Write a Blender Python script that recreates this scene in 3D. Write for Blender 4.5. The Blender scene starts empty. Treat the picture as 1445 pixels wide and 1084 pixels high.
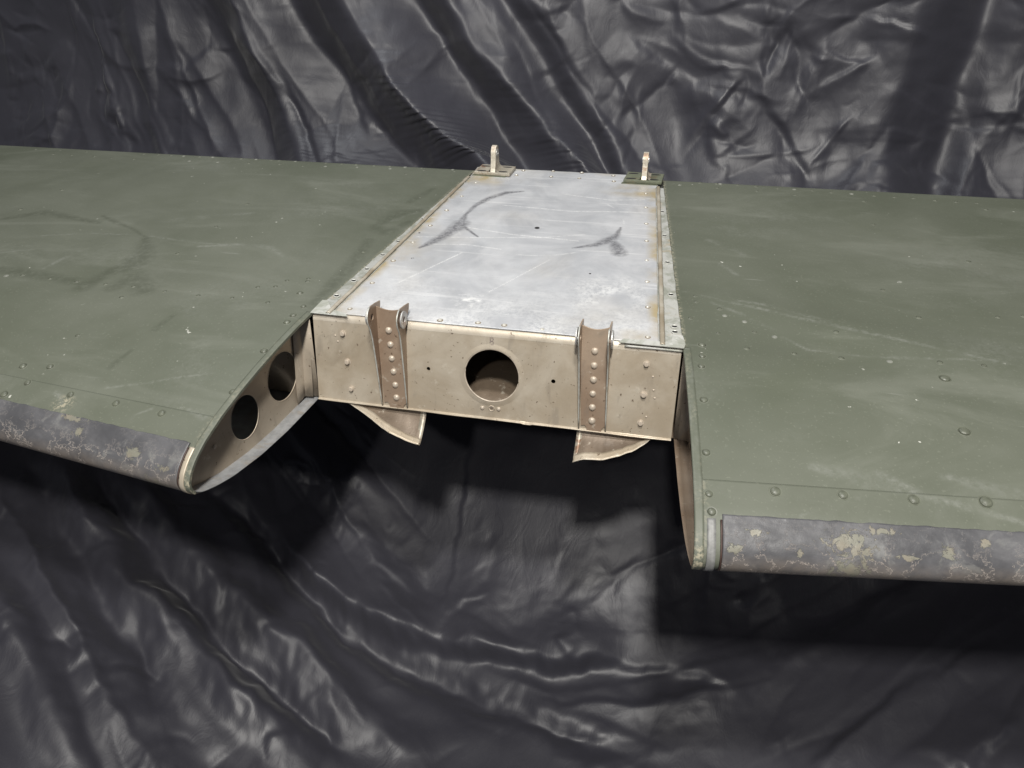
import bpy, bmesh, math, random
import numpy as np
from mathutils import Vector, Matrix
from mathutils.geometry import tessellate_polygon
random.seed(4); rng = np.random.RandomState(7)
scene = bpy.context.scene
COL = scene.collection

# ------------------------------------------------------------------ camera
def cam_axes(yaw, pitch, roll):
    cy, sy = math.cos(yaw), math.sin(yaw); cp, sp = math.cos(pitch), math.sin(pitch); cr, sr = math.cos(roll), math.sin(roll)
    f = Vector((-sy*cp, cy*cp, -sp)); r0 = Vector((cy, sy, 0)); u0 = r0.cross(f)
    return cr*r0 + sr*u0, -sr*r0 + cr*u0, f
CR, CU, CF = cam_axes(0.2323617, 0.5939595, -0.0232135)
cd = bpy.data.cameras.new('camera'); cam = bpy.data.objects.new('camera', cd); COL.objects.link(cam)
cd.sensor_width = 36; cd.lens = 1040.41/1445*36; cd.clip_start = .02; cd.clip_end = 60
M = Matrix((CR, CU, -CF)).transposed().to_4x4(); M.translation = Vector((0.267909, -0.979127, 0.580522))
cam.matrix_world = M; scene.camera = cam

# ------------------------------------------------------------------ light (indoor, two overhead fixtures behind the camera, dim room)
world = bpy.data.worlds.new('World'); scene.world = world; world.use_nodes = True
bg = world.node_tree.nodes['Background']; bg.inputs[0].default_value = (.80, .84, .95, 1); bg.inputs[1].default_value = .115
def lamp(name, loc, target, sx, sy, power, col):
    l = bpy.data.lights.new(name, 'AREA'); l.shape = 'RECTANGLE'; l.size = sx; l.size_y = sy; l.energy = power; l.color = col
    o = bpy.data.objects.new(name, l); COL.objects.link(o); o.location = loc
    o.rotation_euler = (Vector(target)-Vector(loc)).to_track_quat('-Z', 'Y').to_euler(); return o
lamp('ceiling_lamp', (.42, -1.95, 2.6), (0, .2, -.2), .21, .21, 84, (1, .965, .90))
lamp('ceiling_lamp', (.38, -1.12, 2.65), (0, .3, -.3), .24, .2, 60, (1, .975, .93))
lamp('ceiling_lamp', (.30, -3.4, 2.6), (0, .2, -.2), .15, .15, 26, (1, .97, .92))
lamp('ceiling_lamp', (-.9, 1.1, 3.0), (0, .2, 0), 1.3, .3, 40, (.95, .98, 1))
vs = scene.view_settings; vs.view_transform = 'Standard'; vs.look = 'None'; vs.exposure = 0; vs.gamma = 1
scene.render.engine = 'CYCLES'

# ---- aerofoil section shared by both halves (y, z); y runs aft, z up ----
TOP = [(.775,-.010),(.771,-.003),(.763,0.0),(.6,0.0),(.3,0.0),(.08,0.0),(0,0),(-.05,-.0025),(-.1,-.0075),(-.155,-.0145),
       (-.2,-.022),(-.253,-.033),(-.297,-.047),(-.322,-.060),(-.338,-.074),(-.345,-.088)]
BOT = [(-.345,-.088),(-.341,-.1),(-.328,-.111),(-.3,-.123),(-.265,-.134),(-.2,-.146),(-.13,-.152),(-.05,-.153),(.1,-.15),(.4,-.135),(.76,-.1)]
ROOT = {-1:(.300,.100), 1:(.302,.092)}
def resample(P, n_or_step):
    P=np.array(P,float); d=np.r_[0,np.cumsum(np.hypot(*np.diff(P,axis=0).T))]
    m=max(2,int(round(d[-1]/n_or_step))+1); u=np.linspace(0,d[-1],m)
    # Catmull style smoothing through a dense linear path
    Q=np.stack([np.interp(u,d,P[:,0]),np.interp(u,d,P[:,1])],1)
    return Q,u
def wing_pt(side, s, y, z, lift=0.0):
    """station s metres outboard of the root edge, section point (y,z)"""
    s=np.asarray(s,float); y=np.asarray(y,float); z=np.asarray(z,float)
    f=np.clip(1-.33*s,.35,1.1); g=np.clip(1-.25*s,.4,1.1)
    Y=np.where(y<0,y*f,y); Z=z*g+lift
    x0,k=ROOT[side]
    X=side*(x0-k*Y+s)
    return np.stack(np.broadcast_arrays(X,Y,Z),-1)
_T=np.array(TOP)
def ztop(side,x,y):
    x0,k=ROOT[side]; s=side*x-(x0-k*y)
    f=np.clip(1-.33*s,.35,1.1); g=np.clip(1-.25*s,.4,1.1)
    yp=np.where(np.asarray(y)<0,y/f,y)
    return np.interp(yp,_T[::-1,0],_T[::-1,1])*g
# ---- cloth base sheet: profile along arc length ----
CP=[(1.42,1.6),(1.34,.9),(1.27,.3),(1.18,-.06),(.96,-.22),(.72,-.34),(.42,-.55),(.15,-.775),(0.03,-.845),(-.2,-.868),(-.6,-.872),(-1.2,-.875)]
def smooth_profile():
    P=np.array(CP,float)
    for _ in range(4):   # Chaikin
        Q=[P[0]]
        for a,b in zip(P[:-1],P[1:]): Q+= [a*.75+b*.25, a*.25+b*.75]
        Q.append(P[-1]); P=np.array(Q)
    d=np.r_[0,np.cumsum(np.hypot(*np.diff(P,axis=0).T))]
    return P,d
_CP,_CD=smooth_profile(); CLOTH_LEN=float(_CD[-1])
def cloth_base(x,s):
    y=np.interp(s,_CD,_CP[:,0]); z=np.interp(s,_CD,_CP[:,1])
    b=np.clip((s-1.95)/1.15,0,1); b=b*b*(3-2*b)
    y=y+b*.5*(1-np.exp(-.9*(x-.1)**2))
    def sp(t): return .5*(t+np.sqrt(t*t+.02))
    z=z+b*.46*np.tanh((.46*sp(-x-.20)+.26*sp(x-.5))/.46)
    return np.stack([x,y,z],-1)

RL = [[-0.9287,0.0289],[-0.901,0.0376],[-0.8388,0.034],[-0.7808,0.0331],[-0.7214,0.0338],[-0.664,0.0338],[-0.5959,0.0268],[-0.5272,0.0227],[-0.4634,0.0252],[-0.3936,0.0213],[-0.6584,-0.0072],[-0.6583,-0.1231],[-0.4394,0.071],[-0.4094,0.0794],[-0.4002,0.1054],[-0.3655,0.12],[-0.3623,0.1095],[-0.3548,0.0641],[-0.3275,0.0207],[-0.6725,0.4515],[-0.6692,0.3159],[-0.6684,0.1763],[-1.1681,0.3328],[-1.1676,0.463],[-1.1662,0.5912],[-1.483,0.7439],[-1.4088,0.7489],[-1.3978,0.7093],[-1.3404,0.7103],[-1.3222,0.7461],[-1.2706,0.7113],[-1.2155,0.7082],[-1.1492,0.7091],[-1.1491,0.7526],[-1.1053,0.7532],[-1.0663,0.7533],[-1.0279,0.7518],[-0.9889,0.7168],[-0.9822,0.7549],[-0.9434,0.755],[-0.9065,0.7187],[-0.8607,0.7584],[-0.8191,0.7218],[-0.8176,0.7594],[-0.7743,0.7585],[-0.7361,0.7274],[-0.7514,0.7915],[-0.7056,0.7903],[-0.6685,0.7223],[-0.6208,0.7928],[-0.6095,0.7292],[-0.577,0.7953],[-0.5374,0.7955],[-0.5266,0.7363],[-0.4884,0.7978],[-0.4464,0.7986],[-0.4391,0.7387],[-0.4059,0.7968],[-0.3621,0.8021],[-0.3499,0.7401],[-0.272,0.7437],[-0.281,0.8058],[-0.3857,0.7049],[-0.3113,0.2474]]
RLB = [[-0.6661,-0.2334],[-0.581,-0.2459],[-0.4992,-0.2521],[-0.4189,-0.26],[-0.6904,-0.2576],[-0.6999,-0.2018],[-0.6537,-0.197],[-0.3301,-0.0118],[-0.3306,-0.0338],[-0.3309,-0.1129],[-0.3345,-0.2065],[-0.3551,0.0648],[-0.3272,0.0201]]
RR = [[0.2723,0.732],[0.3181,0.7937],[0.3546,0.7599],[0.3633,0.7613],[0.3567,0.7266],[0.4019,0.7549],[0.4434,0.7514],[0.4435,0.7198],[0.4899,0.7469],[0.5254,0.7455],[0.5641,0.7455],[0.5241,0.7115],[0.6045,0.7403],[0.6462,0.7368],[0.692,0.7329],[0.6661,0.693],[0.7332,0.73],[0.7719,0.73],[0.8141,0.7225],[0.8543,0.72],[0.8959,0.7207],[0.9036,0.6833],[0.662,0.5585],[0.6604,0.2932],[0.6269,0.2564],[0.6633,0.1639],[0.7828,0.1845],[0.8223,0.1945],[0.7977,0.4024],[0.3165,0.178],[0.3185,0.1574],[0.356,0.1383],[0.3643,0.1177],[0.3947,0.1038],[0.4092,0.0756],[0.4385,0.0664],[0.3105,0.0988],[0.3537,0.0591],[0.3955,0.0203],[0.4637,0.021],[0.5296,0.0212],[0.5957,0.0228],[0.6635,0.0289],[0.7206,0.0278],[0.5305,0.0917]]
RRB = [[0.3295,0.0167],[0.3299,-0.0155],[0.3292,-0.0424],[0.334,-0.1175],[0.6624,-0.0082],[0.6608,-0.1222],[0.3396,-0.2125],[0.345,-0.2749],[0.3492,-0.2975],[0.423,-0.2586],[0.5013,-0.2506],[0.5816,-0.2438],[0.6618,-0.2335]]
PR = [[-0.1048,0.7693],[-0.1142,0.7334],[-0.0321,0.7765],[-0.0296,0.7354],[0.0382,0.7758],[0.038,0.7349],[0.1154,0.7663],[0.1207,0.7258],[-0.2049,0.5699],[-0.2133,0.48],[-0.2218,0.3919],[-0.2287,0.3015],[0.2063,0.5679],[0.2135,0.4769],[0.2204,0.3884],[0.227,0.2984],[0.2339,0.2095],[-0.2415,0.118],[-0.2426,0.0204],[-0.0829,0.011],[-0.0203,0.0134],[0.0227,0.0134],[0.0844,0.0112],[0.2411,0.1158],[0.2478,0.0182],[-0.2374,0.2138],[-0.2424,0.1191],[-0.0828,0.0103]]
BLUE_R = [[-0.1961,0.6626],[0.2002,0.6543]]
PH = [[-0.0022,0.4161],[-0.205,0.2299],[-0.139,0.2284],[0.2012,0.225],[0.1315,0.2237],[-0.2317,0.3501]]
OBL_R = [[0.2407,0.5487],[0.256,0.4193],[0.268,0.2961],[0.2832,0.1674],[0.2961,0.0584],[0.3023,0.0412]]
OBL_L = [[-0.2265,0.6626],[-0.2422,0.5535],[-0.2607,0.4231],[-0.2716,0.3013],[-0.2765,0.2342],[-0.2846,0.1698],[-0.2853,0.1201],[-0.293,0.0599]]
WH = [[-0.1001,0.0764],[0.1079,0.0753],[0.0079,0.1344]]
BOLT = [[-0.2477,0.0296],[-0.2423,0.0791],[-0.2381,0.1277],[0.2502,0.0299],[0.2506,0.0805],[0.2503,0.1291]]
BRL = [[-0.1662,0.0161],[-0.164,0.0401],[-0.1625,0.0643],[-0.1602,0.0872],[-0.1579,0.1107],[-0.1565,0.1335]]
BRR = [[0.1704,0.017],[0.1709,0.0405],[0.1715,0.0643],[0.172,0.0879],[0.1728,0.1112],[0.1738,0.1345]]
WR = [[-0.0077,0.1351],[0.0199,0.1342]]
TABL = [[-0.2483,0.1526],[-0.1772,0.1546],[-0.1075,0.1578],[-0.1045,0.2039],[-0.1134,0.2024],[-0.1464,0.1933],[-0.1783,0.184],[-0.2165,0.1674]]
TABR = [[0.1481,0.1574],[0.2032,0.1565],[0.2686,0.1579],[0.2444,0.175],[0.2032,0.1871],[0.1738,0.1964],[0.1508,0.2022],[0.1405,0.2063],[0.1394,0.1869]]
SM_P = [[[[-0.0754,0.6247],[-0.11,0.6094],[-0.141,0.567],[-0.1594,0.5192],[-0.1662,0.4628]],[0.003,0.008,0.008,0.005,0.003]],[[[-0.1662,0.4628],[-0.1642,0.4226],[-0.1619,0.388]],[0.004,0.008,0.013]],[[[-0.162,0.4151],[-0.1752,0.3519],[-0.1897,0.3132],[-0.2075,0.2787]],[0.015,0.011,0.009,0.003]],[[[-0.1574,0.4041],[-0.1336,0.3777],[-0.1105,0.3522]],[0.006,0.003,0.002]],[[[0.1642,0.4484],[0.1598,0.4068],[0.1465,0.3759],[0.1247,0.3512],[0.0837,0.3303]],[0.002,0.006,0.012,0.007,0.002]],[[[0.1546,0.3773],[0.1655,0.3516],[0.1738,0.3229]],[0.006,0.011,0.013]]]
SM_L = [[[[-0.9517,0.3278],[-0.893,0.2967],[-0.8445,0.2772],[-0.7833,0.2383]],[0.004,0.006,0.004,0.003]],[[[-0.7833,0.2383],[-0.7305,0.1588],[-0.7243,0.111],[-0.7505,0.0747],[-0.7532,0.0296]],[0.006,0.02,0.03,0.012,0.016]],[[[-0.7505,0.0747],[-0.7439,0.0369],[-0.7539,0.0176]],[0.008,0.01,0.016]],[[[-0.6983,0.0251],[-0.688,0.0711],[-0.6356,0.028]],[0.014,0.02,0.02]],[[[-0.9634,0.0517],[-0.9109,0.0458],[-0.8284,0.0393],[-0.7594,0.0283]],[0.012,0.016,0.012,0.012]],[[[-1.165,0.2703],[-1.1023,0.3237],[-0.9313,0.2898]],[0.01,0.014,0.006]],[[[-0.5308,-0.0459],[-0.5391,-0.0903]],[0.004,0.006]],[[[-0.5442,-0.1448],[-0.554,-0.1826]],[0.003,0.006]],[[[-0.6501,-0.2455],[-0.6582,-0.2517]],[0.003,0.003]],[[[-0.2868,0.613],[-0.3027,0.5622],[-0.3147,0.5235]],[0.006,0.012,0.007]],[[[-0.2776,0.4774],[-0.3116,0.4588],[-0.3274,0.4144],[-0.3353,0.3732]],[0.012,0.02,0.016,0.01]],[[[-0.3325,0.3661],[-0.3026,0.3485],[-0.2888,0.3736],[-0.2755,0.4154]],[0.014,0.016,0.012,0.006]],[[[-0.3221,0.301],[-0.3107,0.2012],[-0.3132,0.1099],[-0.3151,0.0273]],[0.01,0.014,0.012,0.008]]]
CH_L = [[[[-0.9998,0.2039],[-0.9062,0.2353],[-0.7976,0.2469],[-0.6572,0.2309],[-0.5364,0.2384]],[0.002,0.002,0.002,0.002,0.002]],[[[-0.6472,0.215],[-0.568,0.2394],[-0.5031,0.2336],[-0.4562,0.2012]],[0.003,0.006,0.008,0.003]],[[[-1.0208,0.114],[-0.9513,0.1472]],[0.002,0.002]],[[[-0.4732,-0.2065],[-0.43,-0.1886],[-0.3849,-0.174]],[0.001,0.002,0.001]],[[[-0.5332,-0.2261],[-0.5034,-0.2161],[-0.4677,-0.2057]],[0.002,0.001,0.001]],[[[-0.4575,-0.2794],[-0.4606,-0.2688],[-0.4378,-0.2541]],[0.0015,0.0015,0.0015]],[[[-0.3172,0.4083],[-0.305,0.4183],[-0.2968,0.44]],[0.004,0.006,0.003]],[[[-0.2921,0.4494],[-0.2734,0.4651]],[0.003,0.003]],[[[-0.5882,0.1945],[-0.5293,0.198]],[0.0015,0.0015]],[[[-0.8009,0.3248],[-0.7097,0.3696],[-0.6275,0.4046]],[0.01,0.012,0.004]],[[[-0.8823,0.0666],[-0.8723,0.1506],[-0.8249,0.1941]],[0.003,0.006,0.003]],[[[-0.3964,-0.2455],[-0.3772,-0.2493],[-0.3519,-0.2583]],[0.002,0.003,0.005]],[[[-0.6069,-0.2444],[-0.5942,-0.252],[-0.5839,-0.2633]],[0.003,0.003,0.002]]]
CH_R = [[[[0.2972,0.1933],[0.3955,0.154],[0.5025,0.1187],[0.6106,0.0832],[0.7696,0.033]],[0.0015,0.003,0.004,0.003,0.003]],[[[0.3422,0.1595],[0.3944,0.122]],[0.002,0.003]],[[[0.405,0.1119],[0.436,0.0876]],[0.003,0.003]],[[[0.4504,0.0679],[0.4818,0.0395]],[0.003,0.002]],[[[0.4837,0.0378],[0.5624,0.0325],[0.6401,0.0354],[0.7171,0.0423]],[0.002,0.003,0.002,0.002]],[[[0.3847,0.1697],[0.4296,0.1605],[0.5241,0.1225]],[0.002,0.004,0.003]],[[[0.4677,-0.2126],[0.5367,-0.225],[0.5837,-0.2323]],[0.004,0.012,0.006]],[[[0.5466,-0.2102],[0.5912,-0.2357],[0.6992,-0.2537]],[0.004,0.005,0.003]],[[[0.6202,-0.2024],[0.6733,-0.2121],[0.7068,-0.2164]],[0.004,0.008,0.006]],[[[0.3381,0.4172],[0.3777,0.3894],[0.4026,0.3545]],[0.006,0.012,0.006]],[[[0.3573,0.3149],[0.3875,0.2722]],[0.003,0.004]],[[[0.5221,-0.2518],[0.5272,-0.2575]],[0.004,0.002]],[[[0.4521,-0.2859],[0.4643,-0.28],[0.4682,-0.2873]],[0.0015,0.0015,0.0015]],[[[0.5157,-0.2878],[0.5358,-0.2769],[0.5432,-0.2856]],[0.003,0.004,0.004]]]
FOLDS = [[[[-0.6,3.12],[-0.52,3.16],[-0.44,3.18],[-0.34,3.17],[-0.25,3.16],[-0.15,3.14],[-0.04,3.11],[0.08,3.1],[0.22,3.08],[0.36,3.09],[0.53,3.17]],0.0166,2.4,0.1586,1],[[[-0.28,1.29],[-0.25,1.47],[-0.23,1.74]],0.0042,0.3,0.0292,1],[[[-1.59,1.3],[-1.58,1.48],[-1.55,1.73]],0.0078,0.8,0.0654,1],[[[-1.58,1.5],[-1.54,1.63],[-1.43,1.75]],0.0158,0.7,0.0657,1],[[[0.41,1.44],[0.48,1.55],[0.56,1.64],[0.63,1.75]],0.0129,0.6,0.0736,1],[[[0.53,1.37],[0.61,1.45]],0.0071,0.6,0.0391,1],[[[0.58,1.51],[0.74,1.42]],0.0071,0.6,0.0388,1],[[[0.68,1.32],[0.85,1.37]],0.0067,0.6,0.0421,-1],[[[0.51,1.29],[0.5,1.37],[0.47,1.48]],0.0089,0.6,0.0447,1],[[[0.25,1.33],[0.39,1.29]],0.0091,0.6,0.0456,-1],[[[0.74,1.49],[0.85,1.53],[0.94,1.57]],0.0086,0.5,0.0517,-1],[[[0.18,1.39],[0.31,1.44],[0.48,1.55]],0.015,0.4,0.0846,1],[[[0.32,1.57],[0.35,1.72]],0.0153,0.4,0.0671,1],[[[0.06,1.36],[0.24,1.48],[0.44,1.55]],0.0191,0.35,0.0954,-1],[[[0.6,1.41],[0.66,1.43],[0.71,1.45]],0.007,0.6,0.0386,-1],[[[0.74,1.59],[0.88,1.61],[0.94,1.63]],0.0087,0.5,0.0522,-1],[[[0.76,1.68],[0.88,1.7]],0.0088,0.5,0.0527,-1],[[[-1.96,1.51],[-1.82,1.5],[-1.71,1.42]],0.0164,0.4,0.082,1],[[[-2.0,1.7],[-1.84,1.62],[-1.7,1.64]],0.0167,0.4,0.0834,1],[[[-1.36,1.5],[-1.27,1.49],[-1.16,1.41]],0.0125,0.4,0.0623,1],[[[-1.36,1.6],[-1.23,1.6]],0.0127,0.4,0.0509,1],[[[-0.76,1.47],[-0.72,1.56],[-0.65,1.69]],0.0138,0.4,0.0643,1],[[[-0.11,3.23],[0.02,3.22],[0.17,3.24],[0.31,3.24]],0.0087,0.6,0.0506,1],[[[0.07,3.17],[0.23,3.17],[0.45,3.15],[0.59,3.12]],0.0129,0.45,0.0575,1],[[[-0.02,3.15],[0.23,3.13],[0.41,3.09],[0.56,3.05]],0.0119,0.4,0.0533,1],[[[1.06,3.18],[0.85,3.22],[0.68,3.28],[0.6,3.34]],0.0128,0.5,0.0895,1],[[[1.1,2.92],[0.81,3.02],[0.52,3.1],[0.3,3.16]],0.0358,0.4,0.1288,1],[[[1.01,3.35],[0.93,3.39],[0.89,3.43]],0.0189,0.7,0.0708,-1],[[[-0.16,2.61],[-0.16,2.83],[-0.15,3.13]],0.0043,0.5,0.0306,1],[[[-0.15,3.13],[-0.11,3.0],[-0.05,2.95]],0.0082,0.35,0.049,-1],[[[-0.15,3.13],[-0.26,3.1],[-0.3,3.07]],0.0077,0.35,0.0464,1],[[[-0.41,2.98],[-0.33,3.02],[-0.22,3.05]],0.0127,0.45,0.0506,1],[[[0.51,2.96],[0.66,2.89],[0.89,2.93]],0.0294,0.35,0.1031,1],[[[0.11,3.03],[0.14,3.06],[0.16,3.08]],0.0062,0.6,0.0388,1],[[[0.14,2.94],[0.18,3.02]],0.0079,0.4,0.0395,-1],[[[-1.27,3.44],[-1.14,3.5],[-1.01,3.54],[-0.89,3.58],[-0.78,3.61],[-0.69,3.63],[-0.61,3.65],[-0.51,3.68]],0.0136,1.0,0.0681,3],[[[-1.14,3.35],[-1.01,3.4],[-0.9,3.44],[-0.75,3.46],[-0.61,3.46],[-0.51,3.47],[-0.4,3.47],[-0.28,3.5]],0.0331,0.75,0.0902,2],[[[-1.08,3.31],[-0.95,3.35],[-0.83,3.39],[-0.69,3.41],[-0.56,3.42],[-0.45,3.42],[-0.33,3.42],[-0.16,3.42]],0.0227,0.7,0.0453,-2],[[[-1.03,3.26],[-0.88,3.3],[-0.75,3.31],[-0.61,3.33],[-0.45,3.32],[-0.34,3.33],[-0.25,3.36],[-0.07,3.38]],0.0396,0.75,0.0913,2],[[[-0.91,3.17],[-0.73,3.17],[-0.6,3.18],[-0.47,3.21],[-0.32,3.21],[-0.14,3.2],[0.1,3.22],[0.39,3.31]],0.0262,0.75,0.0462,-2],[[[-1.21,3.39],[-1.07,3.45],[-0.95,3.49],[-0.83,3.53],[-0.71,3.55],[-0.62,3.57],[-0.54,3.59],[-0.43,3.61]],0.03,0.5,0.0751,-2],[[[-1.4,3.51],[-1.26,3.57],[-1.13,3.62],[-1.0,3.66],[-0.88,3.69],[-0.79,3.71],[-0.71,3.73],[-0.61,3.76]],0.0386,0.6,0.0773,2]]
PLEAT_UP = [[[[-3.06,1.31],[-3.13,1.45],[-3.18,1.59],[-3.17,1.75],[-3.07,1.91]],0],[[[-1.5,1.3],[-1.49,1.42],[-1.46,1.54],[-1.43,1.67],[-1.35,1.81]],0],[[[-1.42,1.3],[-1.42,1.42],[-1.4,1.54],[-1.37,1.67],[-1.32,1.8]],0.045],[[[-1.18,1.3],[-1.13,1.41],[-1.08,1.53],[-1.02,1.66],[-0.95,1.78]],0],[[[-1.05,1.3],[-1.02,1.41],[-0.96,1.53],[-0.92,1.66],[-0.86,1.78]],0.085],[[[-0.98,1.3],[-0.94,1.41],[-0.86,1.53],[-0.79,1.65],[-0.68,1.77]],0.055],[[[-0.9,1.3],[-0.85,1.41],[-0.74,1.52],[-0.64,1.64],[-0.49,1.76]],0.0],[[[-0.73,1.29],[-0.65,1.41],[-0.57,1.52],[-0.46,1.64],[-0.35,1.75]],0.14],[[[-0.66,1.29],[-0.58,1.4],[-0.5,1.52],[-0.39,1.63],[-0.28,1.75]],0.105],[[[-0.57,1.29],[-0.48,1.4],[-0.4,1.52],[-0.29,1.63],[-0.21,1.74]],0.035],[[[-0.51,1.29],[-0.44,1.4],[-0.35,1.51],[-0.26,1.63],[-0.19,1.74]],0.0],[[[-0.4,1.29],[-0.33,1.4],[-0.23,1.51],[-0.13,1.62],[-0.03,1.73]],0.09],[[[-0.35,1.29],[-0.28,1.4],[-0.18,1.51],[-0.07,1.62],[0.01,1.73]],0.058],[[[-0.25,1.29],[-0.17,1.4],[-0.1,1.51],[-0.03,1.62],[0.05,1.73]],0.0],[[[-0.18,1.29],[-0.09,1.4],[-0.01,1.51],[0.05,1.62],[0.1,1.73]],0.055],[[[-0.13,1.29],[-0.04,1.4],[0.03,1.5],[0.09,1.62],[0.14,1.73]],0.034],[[[0.15,1.29],[0.18,1.39],[0.21,1.5],[0.24,1.61],[0.27,1.72]],0.0],[[[0.35,1.29],[0.36,1.39],[0.38,1.5],[0.39,1.6],[0.4,1.71]],0.02],[[[0.68,1.29],[0.69,1.38],[0.63,1.49],[0.61,1.6],[0.68,1.7]],0.03],[[[0.8,1.29],[0.8,1.38],[0.79,1.48],[0.77,1.59],[0.79,1.69]],0.07],[[[0.88,1.29],[0.88,1.38],[0.86,1.48],[0.85,1.59],[0.85,1.69]],0.03],[[[0.98,1.29],[0.96,1.38],[0.94,1.48],[0.95,1.58],[0.94,1.68]],-0.03],[[[1.05,1.28],[1.05,1.38],[1.03,1.48],[1.03,1.58],[1.01,1.68]],0.03],[[[1.43,1.28],[1.46,1.37],[1.49,1.46],[1.52,1.56],[1.54,1.65]],0]]
PLEAT_LO = [[[[-1.93,3.73],[-1.79,3.82],[-1.66,3.9],[-1.53,3.98],[-1.42,4.04],[-1.34,4.08],[-1.26,4.12],[-1.19,4.16]],0],[[[-1.37,3.5],[-1.22,3.56],[-1.1,3.6],[-0.97,3.64],[-0.85,3.67],[-0.76,3.69],[-0.68,3.71],[-0.6,3.73]],0],[[[-1.27,3.44],[-1.14,3.5],[-1.01,3.54],[-0.89,3.58],[-0.78,3.61],[-0.69,3.63],[-0.61,3.65],[-0.53,3.67]],0.035],[[[-1.26,3.43],[-1.12,3.49],[-1.0,3.53],[-0.88,3.57],[-0.77,3.6],[-0.68,3.62],[-0.6,3.64],[-0.52,3.66]],0.02],[[[-1.16,3.36],[-1.04,3.42],[-0.92,3.46],[-0.77,3.48],[-0.63,3.48],[-0.52,3.48],[-0.41,3.48],[-0.33,3.51]],0.02],[[[-1.12,3.33],[-0.99,3.39],[-0.88,3.43],[-0.74,3.45],[-0.59,3.45],[-0.49,3.45],[-0.38,3.46],[-0.29,3.48]],-0.02],[[[-1.08,3.31],[-0.95,3.35],[-0.83,3.39],[-0.69,3.41],[-0.56,3.42],[-0.45,3.42],[-0.33,3.42],[-0.19,3.42]],-0.04],[[[-1.06,3.29],[-0.93,3.34],[-0.81,3.37],[-0.68,3.39],[-0.54,3.4],[-0.43,3.41],[-0.32,3.41],[-0.17,3.41]],-0.022],[[[-1.05,3.29],[-0.91,3.32],[-0.77,3.34],[-0.63,3.35],[-0.48,3.34],[-0.36,3.35],[-0.28,3.38],[-0.13,3.39]],-0.02],[[[-1.0,3.24],[-0.86,3.27],[-0.72,3.29],[-0.58,3.31],[-0.43,3.3],[-0.31,3.31],[-0.22,3.34],[-0.08,3.36]],-0.06],[[[-0.91,3.17],[-0.73,3.17],[-0.6,3.18],[-0.47,3.21],[-0.32,3.21],[-0.14,3.2],[0.1,3.22],[0.35,3.29]],-0.085],[[[-0.89,3.16],[-0.71,3.15],[-0.59,3.17],[-0.45,3.19],[-0.3,3.2],[-0.12,3.19],[0.12,3.21],[0.37,3.29]],-0.06],[[[-0.72,3.02],[-0.55,3.01],[-0.43,3.03],[-0.3,3.07],[-0.15,3.1],[0.04,3.14],[0.27,3.19],[0.51,3.3]],-0.02],[[[-0.47,2.82],[-0.31,2.84],[-0.19,2.88],[-0.07,2.96],[0.07,3.03],[0.25,3.1],[0.47,3.2],[0.69,3.34]],0.0],[[[2.1,2.83],[2.08,2.99],[2.03,3.1],[1.96,3.22],[1.88,3.33],[1.82,3.41],[1.77,3.49],[1.71,3.56]],0]]


# ------------------------------------------------------------------ numpy noise
def _grad(ix, iy, seed):
    h = (ix.astype(np.int64)*374761393 + iy.astype(np.int64)*668265263 + seed*1442695041) & 0xffffffff
    h = ((h ^ (h >> 13))*1274126177) & 0xffffffff
    a = (h ^ (h >> 16)).astype(np.float64)/4294967296*2*np.pi
    return np.cos(a), np.sin(a)
def perlin(x, y, seed=0):
    x = np.asarray(x, float); y = np.asarray(y, float)
    x0 = np.floor(x); y0 = np.floor(y); fx = x-x0; fy = y-y0
    u = fx**3*(fx*(fx*6-15)+10); v = fy**3*(fy*(fy*6-15)+10)
    r = []
    for dy in (0, 1):
        for dx in (0, 1):
            gx, gy = _grad(x0+dx, y0+dy, seed); r.append(gx*(fx-dx)+gy*(fy-dy))
    return ((r[0]*(1-u)+r[1]*u)*(1-v)+(r[2]*(1-u)+r[3]*u)*v)*1.5
def fbm(x, y, seed=0, o=4, g=.5):
    t = 0; a = 1
    for i in range(o): t = t+a*perlin(x*2**i, y*2**i, seed+i*17); a *= g
    return t
def ridge(x, y, seed=0, o=3, g=.5):
    t = 0; a = 1
    for i in range(o): t = t+a*(.5-np.abs(perlin(x*2**i, y*2**i, seed+i*31))); a *= g
    return t
def seg_dist(X, Y, pts):
    """distance, side sign and parameter 0..1 along a polyline"""
    best = np.full(X.shape, 1e9); bc = np.zeros(X.shape); sd = np.zeros(X.shape); tt = np.zeros(X.shape); n = len(pts)-1
    for i in range(n):
        (ax, ay), (bx, by) = pts[i], pts[i+1]; dx, dy = bx-ax, by-ay; L2 = dx*dx+dy*dy+1e-12
        t = ((X-ax)*dx+(Y-ay)*dy)/L2; tc = np.clip(t, 0, 1)
        d = np.hypot(X-ax-tc*dx, Y-ay-tc*dy); c = (X-ax)*dy-(Y-ay)*dx
        L1 = math.sqrt(L2); m = (d < best-1e-9) | ((np.abs(d-best) <= 1e-9) & (np.abs(c)/L1 > bc)); bc = np.where(m, np.abs(c)/L1, bc); best = np.where(m, d, best); sd = np.where(m, np.sign(c), sd); tt = np.where(m, (i+tc)/n, tt)
    return best, sd, tt

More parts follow.
